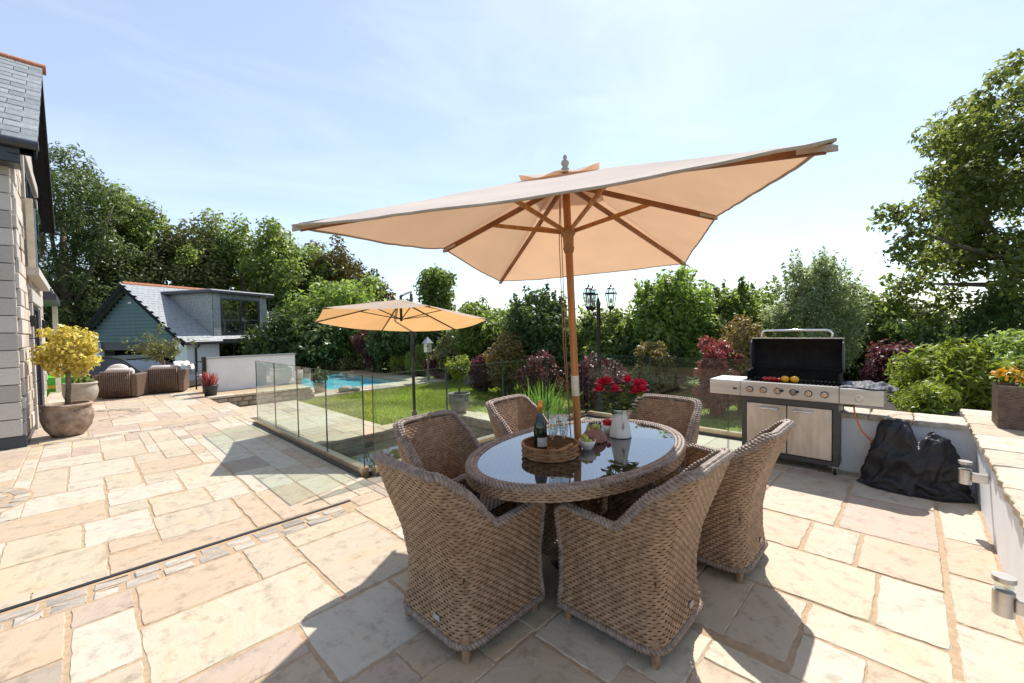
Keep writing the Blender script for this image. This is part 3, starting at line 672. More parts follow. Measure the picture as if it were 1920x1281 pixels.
def canopy_pt(k, uu, r, drop=.0):
    a, b = TIPS[k], TIPS[(k + 1) % 6]; e = a.lerp(b, uu); p = APEX.lerp(e, r); sag = .022 * r * 4 * uu * (1 - uu) * (1 if r < 1 else .8)
    mid = (APEX + (a + b) / 2 * 2) / 3; inward = (APEX - AX * .5 - e); inward.z = 0
    p = p + Vector((0, 0, -sag * .9)) + inward * (.022 * r * 4 * uu * (1 - uu))
    p.z += (.010 * mnoise.noise(p * 2.3) + .004 * mnoise.noise(Vector((p.x * 9, p.y * 9, 1)))) * r - drop; return p
m = MB(); ring = []
for k in range(6):
    m.grid(lambda uu, r, k=k: loc(canopy_pt(k, uu, .07 + .93 * r)), NS, NR_)
    ring += [loc(canopy_pt(k, i / NS, 1)) for i in range(NS)]
cn = m.build('canopy', M['canopy'], u, True)
m = MB(); m.tube(ring, .0055, 6, closed=True); m.build('hem', M['pot2'], u, True)
m = MB()
for k in range(6):
    a, b = TIPS[k], TIPS[(k + 1) % 6]
    def cap(uu, r, k=k):
        p = canopy_pt(k, uu, .02 + .24 * r); q = p + AX * (.012 + .012 * r + .012 * r * r * math.cos(2 * PI * uu * 2)); return loc(q)
    m.grid(cap, 17, 6)
m.build('vent_cap', M['canopy'], u, True)
for k in range(6):
    e = TIPS[k]; top = APEX - AX * .07; d = (e - top); l = d.length
    m = MB(); m.beam(loc(top), loc(top + d * .985 + Vector((0, 0, -.012))), .017, .03); rb = m.build('rib', M['darkwood'], u)
    p = top + d * (.53 / l); m = MB(); m.beam(loc(APEX - AX * .375), loc(p + Vector((0, 0, -.012))), .015, .024); m.build('strut', M['teak'], rb)
    d.normalize(); m = MB(); sd_ = d.cross(Vector((0, 0, 1))).normalized(); q = TIPS[k] - d * .10
    m.obox(loc(TIPS[k] - d * .05 + Vector((0, 0, -.014))), d * .05, sd_ * .013, Vector((0, 0, .008))); m.build('corner_pocket', M['pot2'], rb)
m = MB(); a = B0 + AX * 2.1 + Vector((-.03, .03, 0))
for o_ in (0, .018):
    m.tube([loc(B0 + AX * (2.42 - o_ * 3) + Vector((-.03, .025, 0))), loc(B0 + AX * 2.05 + Vector((-.032, .03 + o_, 0))), loc(B0 + AX * 1.4 + Vector((-.035 - o_ * .5, .035 + o_ * .6, 0))), loc(B0 + AX * .8 + Vector((-.03, .035, 0)))], .0028, 5)
m.build('cord', M['rope'], u, True)

# ------------------------------------------------------------------ things on the table
def on(x, y, z=TZ + .0032): return (x, y, z)
TRX, TRY = 1.93, 1.555
tr = thing('serving_tray', 'round woven seagrass tray on the table holding a bottle and glasses', 'tray', on(TRX, TRY))
RT = .165
def ptr(s, z): th = s / RT; return (RT * math.cos(th), RT * math.sin(th), z), (math.cos(th), math.sin(th), 0)
wv('side', weave(ptr, 0, 2 * PI * RT, .002, .066, .043, .016, .0045, proud=.004), M['tray'], tr)
m = MB(); m.lathe([(RT - .008, .002), (RT - .008, .062)], 40); m.lathe([(RT - .004, .001), (RT - .004, .006), (.001, .007)], 40); m.build('base', M['tray'], tr)
e = [(RT * math.cos(a), RT * math.sin(a), .069) for a in np.linspace(0, 2 * PI, 61)]; rope(e, .007, 30).build('rim', M['tray'], tr, True)
m = MB(); m.tube([(RT * math.cos(a) * 1.0, RT * math.sin(a), .078 + .012 * math.sin((a + 1.6 + .35) / .7 * PI)) for a in np.linspace(-1.95 - .35, -1.95 + .35, 9)], .011, 8); m.build('handle', M['tray'], tr, True)
ZT = TZ + .0032 + .0075
bt = thing('wine_bottle', 'dark sparkling wine bottle with orange foil neck standing in the tray', 'bottle', (TRX - .0, TRY + .075, ZT))
m = MB(); m.lathe([(.036, 0), (.041, .006), (.041, .13), (.038, .165), (.026, .20), (.0165, .225), (.0145, .25), (.0145, .275)], 24); m.build('body', M['bottle'], bt, True)
m = MB(); m.lathe([(.0155, .215), (.0152, .262), (.0185, .267), (.0185, .278), (.0165, .283), (.0165, .30), (.012, .308), (.001, .31)], 20); m.build('foil', M['foil'], bt, True)
m = MB(); m.grid(lambda uu, v: (.0416 * math.cos(-2.9 + 1.7 * uu), .0416 * math.sin(-2.9 + 1.7 * uu), .035 + .055 * v), 12, 2); m.build('label_paper', M['paper'], bt, True)
fl = None
for i, (dx, dy, lb) in enumerate([(.0, -.02, 'tall clear champagne flute right beside the dark bottle'), (.075, .025, 'tall clear champagne flute at the back of the tray'), (.065, -.055, 'tall clear champagne flute on the right side of the tray'), (.115, -.005, 'tall clear champagne flute at the far side of the tray by the pole')]):
    if fl is None:
        fl = thing('champagne_flute', lb, 'glass', (0, 0, 0)); m = MB(); m.lathe([(.03, 0), (.03, .002), (.006, .005), (.0032, .01), (.0032, .075)], 18); m.build('stem', M['flute'], fl, True)
        m = MB(); m.lathe([(.0032, .075), (.012, .088), (.022, .115), (.0265, .15), (.0265, .18), (.023, .215), (.0218, .215), (.0252, .18), (.0252, .15), (.0208, .116), (.0105, .09), (.001, .082)], 22); m.build('bowl', M['flute'], fl, True); f = fl
    else: f = copy_tree(fl)
    f.location = (TRX + dx, TRY + dy, ZT); tag(f, lb, 'glass', 'champagne flutes on the tray')
def bowl(name, label, x, y, r, h):
    t = thing(name, label, 'bowl', on(x, y)); m = MB(); m.lathe([(r * .5, 0), (r * .55, .004), (r * .8, h * .45), (r, h), (r * .96, h), (r * .76, h * .48), (r * .45, .01), (.001, .008)], 28); m.build('bowl_body', M['enamel'], t, True); return t
bowl('fruit_bowl', 'small white bowl of grapes in front of the parasol pole', 2.17, 1.452, .055, .058)
k = 0
for (dx, dy, dz) in [(0, 0, .05), (.028, .012, .052), (-.026, .014, .052), (.006, .032, .053), (-.012, -.028, .052), (.024, -.026, .051), (.006, .006, .076), (-.02, -.006, .073), (.018, -.012, .075), (-.004, .024, .075), (.03, .0, .07), (-.03, -.012, .068)]:
    m = MB(); m.ball((0, 0, 0), .0155, 8, (1, 1, 1.12)); o = m.build('grape', M['grapeG'] if dx < 0 else M['grapeR'], None, True, (2.17 + dx, 1.452 + dy, TZ + .0032 + dz))
    tag(o, 'green grape heaped on the left of the small white bowl' if dx < 0 else 'reddish grape heaped on the right of the small white bowl', 'grape', 'green grapes in the bowl' if dx < 0 else 'red grapes in the bowl')
bl = thing('bread_loaf', 'round brown crusty loaf behind the bowl of grapes by the pole', 'bread', on(2.36, 1.525)); m = MB()
def loaf(uu, v): a = 2 * PI * uu; b = v * PI / 2; r = .082 * math.cos(b) * (1 + .05 * math.sin(5 * a)); return (r * math.cos(a), r * math.sin(a), .085 * math.sin(b) + .004 + .008 * mnoise.noise(Vector((math.cos(a) * 3, math.sin(a) * 3, v * 4))))
m.grid(loaf, 28, 9, True); m.add([(.08 * math.cos(a), .08 * math.sin(a), .003) for a in np.linspace(0, 6.28, 28, False)], [tuple(range(27, -1, -1))]); m.build('crust', M['pastry'], bl, True)
m = MB()
for _ in range(14): a = random.uniform(0, 2 * PI); q = random.uniform(.0, .05); m.ball((q * math.cos(a), q * math.sin(a), .088 - q * .3 + random.uniform(0, .02)), .011, 6)
m.build('grape_cluster', M['grapeG'], bl, True)
bowl('strawberry_bowl', 'small white bowl of strawberries beside the enamel jug', 2.60, 1.56, .052, .062)
for (dx, dy, dz) in [(0, 0, .055), (.026, .012, .058), (-.026, .01, .058), (.0, .03, .058), (.006, -.028, .058), (.014, .012, .086), (-.014, -.008, .086), (.004, -.02, .08), (-.012, .02, .082)]:
    m = MB(); m.ball((0, 0, 0), .0175, 8, (1, 1, 1.15)); o = m.build('strawberry', M['straw'], None, True, (2.60 + dx, 1.56 + dy, TZ + .0032 + dz)); o.rotation_euler = (random.uniform(-1, 1), random.uniform(-1, 1), 0)
    tag(o, 'red strawberry heaped in the white bowl beside the enamel jug', 'strawberry', 'strawberries in the bowl')
JX, JY = 2.565, 1.445
jg = thing('enamel_jug', 'white tapered enamel jug holding red roses', 'jug', on(JX, JY))
m = MB(); m.lathe([(.072, 0), (.074, .004), (.071, .03), (.05, .14), (.043, .175), (.046, .19), (.044, .19), (.041, .175), (.048, .14), (.06, .04), (.001, .03)], 30); m.build('body', M['enamel'], jg, True)
m = MB(); m.tube([(-.043 * .7, -.043 * .7, .178), (-.075 * .72, -.075 * .72, .165), (-.083 * .72, -.083 * .72, .12), (-.066 * .74, -.066 * .74, .07)], .007, 8); m.build('handle', M['enamel'], jg, True)
m = MB(); m.grid(lambda uu, v: ((.044 + .022 * v * math.cos((uu - .5) * PI)) * math.cos(.9 + (uu - .5) * 1.3), (.044 + .022 * v * math.cos((uu - .5) * PI)) * math.sin(.9 + (uu - .5) * 1.3), .165 + .05 * v * math.cos((uu - .5) * PI) ** .5 + .012 * v), 12, 5); m.build('spout', M['enamel'], jg, True)
m = MB(); m.lathe([(.0745, 0), (.0755, .003), (.0735, .005)], 30); m.build('rim_line', M['anthracite'], jg, True)
def rose(bx, by, bz, dx, dy, h, lb, r=.037):
    t = thing('red_rose', lb, 'flower', (bx, by, bz), 0, 'red roses in the jug'); tip = Vector((dx, dy, h))
    m = MB(); m.tube([(0, 0, 0), tip * .5 + Vector((dx * -.1, dy * -.1, .02)), tip], .0026, 6); m.build('stem', M['stem'], t, True)
    m = MB()
    for ringi, (n, rr, up, op) in enumerate([(3, .38, .9, .12), (4, .62, .8, .35), (5, .9, .62, .75), (6, 1.08, .42, 1.1)]):
        for k in range(n):
            a0 = 2 * PI * k / n + ringi * .7 + dx * 20
            def pet(uu, v, a0=a0, rr=rr, up=up, op=op): a = a0 + (uu - .5) * 2 * PI / n * 1.25; q = r * rr * (.35 + .65 * math.sin(v * PI / 2)) * (1 + .22 * op * v * v); return tip + Vector((q * math.cos(a), q * math.sin(a), r * (up * 1.55 * v - .35) - r * .35 * op * v ** 3 - .1 * r * abs(uu - .5)))
            m.grid(pet, 5, 5)
    m.build('blossom', M['rose'], t, True)
    V = []; F = []
    for k in range(16):
        f = random.uniform(.15, .92); p = tip * f; a = random.uniform(0, 2 * PI); d = Vector((math.cos(a), math.sin(a), random.uniform(-.1, .5))).normalized(); s_ = d.cross(Vector((0, 0, 1))).normalized(); l = random.uniform(.05, .09); i = len(V)
        V += [p, p + d * l * .5 + s_ * l * .3, p + d * l - Vector((0, 0, .012)), p + d * l * .5 - s_ * l * .3]; F.append((i, i + 1, i + 2, i + 3))
    link('leaves', fast_mesh('leaves', [tuple(v) for v in V], F, LEAF['green'], rng.uniform(0, 1, len(F))), t)
fx, fy = Vector((.693, -.7207)), Vector((.7202, .693))   # right and away, as seen from the terrace
for (rx, ry, h, lb) in [(-.125, -.01, .165, 'red rose lowest on the left of the bouquet'), (-.105, .02, .205, 'red rose at the upper left of the bouquet'), (-.075, .0, .215, 'topmost red rose of the left cluster'), (-.035, -.02, .165, 'single red rose in the middle of the bouquet'),
                        (.055, .03, .22, 'topmost red rose of the right cluster'), (.085, -.03, .15, 'lowest red rose of the right cluster'), (.105, .0, .195, 'red rose in the middle of the right cluster'), (.135, .01, .19, 'red rose at the far right of the bouquet'), (.12, -.04, .165, 'red rose at the lower right of the bouquet')]:
    v = fx * rx + fy * ry; rose(JX + v.x * .15, JY + v.y * .15, TZ + .13, v.x, v.y, h - .02 + .06, lb)

# ------------------------------------------------------------------ barbecue
bq = thing('gas_barbecue', 'six burner stainless gas barbecue with its black lid open', 'barbecue', (5.10, .94, 0))
X = lambda y0, y1, x0, x1, z0, z1, b=0: MB().box(x0, x1, y0, y1, z0, z1, b)
cart = MB()
for y in (-.43, .385):
    for x in (.03, .46): cart.box(x, x + .045, y, y + .045, .085, .72)
cart.box(.032, .505, -.43, .43, .085, .13); cart.box(.03, .075, -.385, .385, .655, .718); cart.box(.45, .50, -.385, .385, .13, .718); cart.box(.08, .45, -.428, -.418, .13, .718); cart.box(.08, .45, .418, .428, .13, .718); cart.build('cart_frame', M['bbqgrey'], bq)
for i, (y0, y1) in enumerate(((-.378, -.004), (.004, .378))):
    d = X(y0, y1, .018, .034, .14, .65, .004).build('door', M['steeldirty'], bq); yc = (y0 + y1) / 2 + (.05 if i == 0 else -.03)
    m = MB(); m.tube([(.016, yc - .085, .606), (-.012, yc - .078, .606), (-.016, yc, .608), (-.012, yc + .078, .606), (.016, yc + .085, .606)], .008, 8); m.build('handle', M['chrome'], d, True)
X(-.435, .435, -.012, .03, .722, .885, .006).build('control_panel', M['steel'], bq)
X(-.435, .435, .032, .50, .722, .875).build('firebox', M['bbqblack'], bq)
m = MB()
for k in range(24): y = -.41 + k * .0355; m.box(.05, .48, y, y + .012, .876, .886)
m.build('grill_bars', M['black'], bq)
for k in range(6):
    y = .34 - k * .131 - (.008 if k > 2 else 0)
    m = MB(); m.tube([(-.012, y, .80), (-.02, y, .80)], .034, 20); kb = m.build('knob', M['bbqgrey'], bq, 40); m = MB(); m.tube([(-.02, y, .80), (-.044, y, .80)], [.029, .024], 18); m.box(-.05, -.044, y - .005, y + .005, .782, .822); m.build('grip', M['chrome'], kb, 40)
for y in (.035, -.10): m = MB(); m.tube([(-.012, y, .81), (-.03, y, .81)], .014, 14); m.build('ignition_button', M['black'], bq, 40)
m = MB(); m.box(-.01, .45, .437, .76, .722, .885, .006); m.build('side_shelf', M['steel'], bq)
m = MB(); m.box(-.014, -.0105, .47, .51, .785, .805); m.build('bottle_opener', M['bbqgrey'], bq)
m = MB(); m.box(-.01, .45, -.76, -.437, .722, .875, .006); sb = m.build('side_burner_shelf', M['steel'], bq)
m = MB(); y = -.585; m.tube([(-.01, y, .79), (-.018, y, .79)], .034, 20); kb = m.build('knob', M['chrome'], bq, 40); m = MB(); m.tube([(-.018, y, .79), (-.042, y, .79)], [.026, .022], 18); m.box(-.048, -.042, y - .005, y + .005, .772, .812); m.build('grip', M['steel'], kb, 40)
# back wall of the firebox and the opened hood
m = MB(); m.box(.46, .49, -.42, .42, .886, 1.03); m.box(.20, .46, .405, .42, .886, .985); m.box(.20, .46, -.42, -.405, .886, .985); m.build('wind_shield', M['bbqblack'], bq)
hp = [(.44, 1.0), (.50, 1.03), (.535, 1.12), (.53, 1.22), (.49, 1.31), (.455, 1.345)]
m = MB(); m.grid(lambda uu, v: (np.interp(v, np.linspace(0, 1, 6), [p[0] for p in hp]), -.425 + .85 * uu, np.interp(v, np.linspace(0, 1, 6), [p[1] for p in hp])), 2, 22)
m.grid(lambda uu, v: (np.interp(v, np.linspace(0, 1, 6), [p[0] for p in hp]) + .02, .425 - .85 * uu, np.interp(v, np.linspace(0, 1, 6), [p[1] for p in hp]) + .002), 2, 22)
for y in (-.425, .418):
    m.add([(x, y, z) for x, z in hp] + [(x + .02, y, z + .002) for x, z in hp] , [])
hd = m.build('hood', M['bbqblack'], bq, 50)
m = MB()
for y in (-.433, .421): m.add([(x, yy, z) for yy in (y, y + .012) for x, z in hp + [(.40, 1.30), (.37, 1.17), (.39, 1.03)]], [tuple(range(9)), tuple(range(17, 8, -1))] + [(i, 9 + i, 9 + (i + 1) % 9, (i + 1) % 9) for i in range(9)])
m.build('hood_side', M['bbqgrey'], bq)
m = MB(); m.box(.445, .475, -.433, .433, 1.342, 1.352); m.build('hood_edge', M['steeldirty'], bq)
m = MB(); hz = lambda y: (.46, y, 1.43); m.tube([(.46, .33, 1.35), (.46, .33, 1.40), (.46, .315, 1.425), (.46, .285, 1.435), (.46, 0, 1.438), (.46, -.285, 1.435), (.46, -.315, 1.425), (.46, -.33, 1.40), (.46, -.33, 1.35)], .0115, 10); m.build('hood_handle', M['chrome'], bq, True)
for y in (-.40, .40):
    for x in (.055, .48):
        m = MB(); m.tube([(x, y - .012, .036), (x, y + .012, .036)], .036, 18); w_ = m.build('castor', M['tyre'], bq, 40); m = MB(); m.box(x - .012, x + .012, y - .018, y + .018, .034, .086); m.build('fork', M['chrome'], w_)
for i, (dy, c, r, lb) in enumerate([(.215, 'tomato', .026, 'red tomato at the left end of the grill'), (.17, 'tomato', .026, 'second red tomato from the left on the grill'), (.13, 'tomato', .026, 'red tomato in the middle of the row on the grill'), (.085, 'tomato', .022, 'small red tomato next to the yellow pepper on the grill'), (.03, 'pepper', .036, 'yellow pepper beside the tomatoes on the grill'), (-.055, 'pepper', .038, 'yellow pepper at the right end of the row on the grill')]):
    m = MB()
    def veg(uu, v, r=r, c=c): a = 2 * PI * uu; q = r * math.sin(PI * v) ** .8 * (1 + (.09 if c == 'pepper' else .03) * math.cos(4 * a)); return (q * math.cos(a), q * math.sin(a), -r * .95 * math.cos(PI * v))
    m.grid(veg, 20, 11, True); o = m.build('tomato' if c == 'tomato' else 'yellow_pepper', M[c], None, True, (5.10 + .10, .94 + dy, .886 + r * .95)); tag(o, lb, 'tomato' if c == 'tomato' else 'pepper')
m = MB()
def rag(uu, v):
    x = 5.12 + .36 * uu + .03 * math.sin(7 * v); y = .52 - .40 * v - .04 * math.sin(5 * uu); h = .012 + .045 * abs(mnoise.noise(Vector((uu * 4, v * 4, 3)))) + .03 * (1 - abs(2 * v - 1)); return (x, y, .876 + h * (.3 + math.sin(PI * uu)) - (.012 if v > .9 else 0))
m.grid(rag, 26, 26); m.grid(lambda uu, v: (rag(1 - uu, v)[0], rag(1 - uu, v)[1], .8775), 12, 12)
tag(m.build('tea_towel', M['cloth'], None, True), 'crumpled dark grey striped towel on the right shelf of the barbecue', 'towel')
m = MB(); m.tube([(5.16, .40, .72), (5.15, .385, .6), (5.17, .34, .47), (5.22, .26, .36), (5.3, .18, .3)], .007, 8); tag(m.build('gas_hose', M['hose'], None, True), 'orange gas hose hanging from the barbecue side shelf to the black cover', 'hose')
m = MB(); m.tube([(5.16, .33, .30), (5.36, .16, .61), (5.55, .10, .604), (5.62, -.02, .604), (5.45, -.12, .612), (5.30, -.14, .52)], .0035, 6); tag(m.build('cable', M['cream'], None, True), 'thin pale cable looping over the wall coping above the black cover', 'cable')
# crumpled cover heaped over the gas bottle
def cover(uu, v):
    a = 2 * PI * uu; b = v * PI / 2; d = Vector((math.cos(a), math.sin(a), 0)); cb = math.cos(b) ** .6; h = .60 * math.sin(b) ** .85
    q = cb + (.22 * (1 - v) ** 7) * (.25 + .75 * max(0, -d.x))
    p = Vector((5.18 + .18 * q * d.x, -.015 + .31 * q * d.y, h))
    w = p * 3.4; fold = mnoise.ridged_multi_fractal(Vector((w.x * 1.6, w.y * 1.2 + w.z * .5, w.z * .55)), 1.0, 2.0, 4, 1.0, 2.0) - 1.1
    fine = mnoise.noise(Vector((p.x * 13, p.y * 13 + p.z * 6, p.z * 9)))
    n_ = (d * cb + Vector((0, 0, math.sin(b)))).normalized(); p += n_ * (.062 * fold + .028 * fine)
    p.z -= (.17 * math.exp(-((p.y + .05) / .05) ** 2) + max(0, -.14 - p.y) * .9) * math.sin(b) ** 1.5
    p.y = max(-.395, p.y); p.x = min(5.38, p.x); p.z = max(.004, p.z); return p
m = MB(); m.grid(cover, 150, 60, True); ct = thing('barbecue_cover', 'crumpled black barbecue cover heaped on the paving against the white wall', 'cover', (0, 0, 0)); m.build('heap', M['coverfab'], ct, True)
def skirt(uu, v): a = PI * .62 + uu * PI * .82; q = 1.05 + .55 * v; n2 = mnoise.noise(Vector((uu * 7, v * 2, 2))); return (5.18 + (.17 + .05 * n2) * q * math.cos(a), max(-.39, -.01 + .26 * q * math.sin(a)), max(.005, .12 * (1 - v) ** 2 + .05 * abs(n2) * math.sin(PI * v) + .012))
m = MB(); m.grid(skirt, 60, 14); m.build('fold', M['coverfab'], ct, True)

# planter on the wall
pl = thing('wicker_planter', 'tall dark wicker planter with yellow flowers standing on the wall coping', 'planter', (5.62, -.80, .584))
def ppl(s, z, a=.19, b=.26):
    per_ = 4 * (a + b); k = s / per_; seg = [2 * a, 2 * b, 2 * a, 2 * b]; q = [(-a, -b), (a, -b), (a, b), (-a, b), (-a, -b)]; d = s; i = 0
    while i < 3 and d > seg[i]: d -= seg[i]; i += 1
    f = d / seg[i]; nn = [(0, -1, 0), (1, 0, 0), (0, 1, 0), (-1, 0, 0)][i]; return (q[i][0] + (q[i + 1][0] - q[i][0]) * f, q[i][1] + (q[i + 1][1] - q[i][1]) * f, z), nn
wv('side', weave(ppl, 0, 1.7999, .0, .36, .03, .014, .003), M['sofawicker'], pl); m = MB(); m.box(-.184, .184, -.254, .254, .002, .33); m.build('liner', M['soil'], pl)

# ------------------------------------------------------------------ foliage
def leaves(blobs, n, size, wr=.5, up=.4, shell=.5, squash=1.0, tip=.0):
    """n leaves on a set of blobs (x,y,z,r); every leaf is its own bent diamond"""
    B = np.asarray(blobs, float); w = B[:, 3] ** 2; idx = rng.choice(len(B), n, p=w / w.sum())
    d = rng.normal(size=(n, 3)); d /= np.linalg.norm(d, axis=1)[:, None]
    rad = B[idx, 3] * (shell + (1 - shell) * rng.random(n) ** .5) * (1 + .25 * rng.normal(size=n) * .5)
    c = B[idx, :3] + d * rad[:, None] * np.array([1, 1, squash])
    nrm = d * .8 + rng.normal(size=(n, 3)) * .6 + np.array([0, 0, up]); nrm /= np.linalg.norm(nrm, axis=1)[:, None]
    t = rng.normal(size=(n, 3)) + d * .5; t -= nrm * (t * nrm).sum(1)[:, None]; t /= np.linalg.norm(t, axis=1)[:, None]; bt_ = np.cross(nrm, t)
    l = size * rng.uniform(.6, 1.35, n)[:, None]; q = l * wr * .5
    fold = nrm * l * .12
    V = np.stack([c - t * l * .5, c + bt_ * q + fold, c + t * l * .5 - nrm * l * tip, c - bt_ * q + fold], 1).reshape(-1, 3)
    tint = np.clip(rng.normal(.5, .2, n) + .12 * (B[idx, 3] % .1) * 10 - .06, 0, 1)
    return V, np.arange(4 * n).reshape(-1, 4), tint
def crown_blobs(c, rx, ry, rz, n, rb, low=-.75, spiky=0):
    out = []; sd0 = rng.uniform(0, 60)
    for _ in range(n):
        while True:
            d = rng.normal(size=3); d /= np.linalg.norm(d)
            if d[2] > low: break
        k = rng.uniform(.45, 1.0) ** .6 * (1 + (spiky * rng.random() ** 3 if d[2] > .1 else 0))
        f = .86 + .34 * mnoise.noise(Vector((d[0] * 1.7 + sd0, d[1] * 1.7 + sd0, d[2] * 1.7))) + .22 * mnoise.noise(Vector((d[0] * 4.3, d[1] * 4.3 + sd0, d[2] * 4.3)))
        out.append((c[0] + d[0] * rx * k * f, c[1] + d[1] * ry * k * f, c[2] + d[2] * rz * k * f, rb * rng.uniform(.6, 1.35)))
    return out
def plant(name, label, cat, c, rx, rz, leaf, n, size, base_z, nb=40, rb=None, ry=None, group=None, wr=.5, up=.4, spiky=.10, low=-.75, trunk=.08, multi=0, shell=.45, extra=None, squash=1.0, shoots=0):
    ry = ry or rx; c = Vector(c); t = thing(name, label, cat, (c.x, c.y, base_z), 0, group); h = c.z - base_z; rb = rb or min(rx, rz) * .33
    bl = crown_blobs((0, 0, h), rx, ry, rz, nb, rb, low, spiky)
    if extra: bl += extra
    for k in range(shoots):   # leafy shoots standing out of the crown
        a_, q_ = random.uniform(0, 2 * PI), random.uniform(.1, .75) ** .7; x0_, y0_ = rx * q_ * math.cos(a_), ry * q_ * math.sin(a_); z0_ = h + rz * .8 * math.sqrt(max(.05, 1 - q_ * q_)); l_ = rz * random.uniform(.15, .38)
        for i in range(7): f_ = i / 6; bl.append((x0_ * (1 + .22 * f_), y0_ * (1 + .22 * f_), z0_ + l_ * f_, rb * (.34 - .2 * f_)))
    V, F, ti = leaves(bl, n, size, wr, up, shell, squash); link('crown', fast_mesh('crown', V, F, LEAF[leaf], ti), t)
    m = MB(); r = trunk; ang = random.uniform(0, 6)
    if multi:
        for k in range(multi):
            a = 2 * PI * k / multi + ang; e = Vector((math.cos(a) * rx * .5, math.sin(a) * ry * .5, h + rz * random.uniform(-.2, .6))); m.tube([(math.cos(a) * r, math.sin(a) * r, -.03), e * .45 + Vector((0, 0, h * .1)), e], [r, r * .6, r * .15], 6)
    else:
        m.tube([(0, 0, -.05), (r * .5, r * .3, h * .4), (-r * .4, r * .4, h * .75), (0, 0, h + rz * .3)], [r * 1.25, r, r * .8, r * .25], 8)
        for k in range(7):
            b = bl[random.randrange(len(bl))]; f = random.uniform(.45, .9); s_ = Vector((0, 0, (h - rz * .3) * f + h * .1)); e = Vector(b[:3]); m.tube([s_, s_.lerp(e, .5) + Vector((0, 0, -.06 * rz)), e], [r * .5, r * .35, r * .1], 6)
    m.build('trunk', M['bark'], t, True); return t
def P3(px, py, dep): return at(px, py, dep)
def px(n, d): return n / 779 * d
SYC = []
for bx_, by_ in ((1700, 405), (1660, 412), (1745, 395), (1790, 380), (1720, 450), (1690, 470), (1750, 480), (1780, 430), (1735, 520), (1700, 545), (1775, 560), (1740, 590), (1720, 500), (1800, 500), (1760, 330), (1790, 290), (1815, 240), (1840, 190), (1870, 150), (1900, 120), (1770, 360), (1830, 330)):
    q_ = at(bx_, by_, 10.8 + random.uniform(-.5, .5)) - at(1985, 350, 10.8); SYC += [(q_.x, q_.y, q_.z + at(1985, 350, 10.8).z + .95, random.uniform(.26, .46)), (q_.x + random.uniform(-.3, .3), q_.y, q_.z + at(1985, 350, 10.8).z + .95 + random.uniform(-.2, .2), .25)]
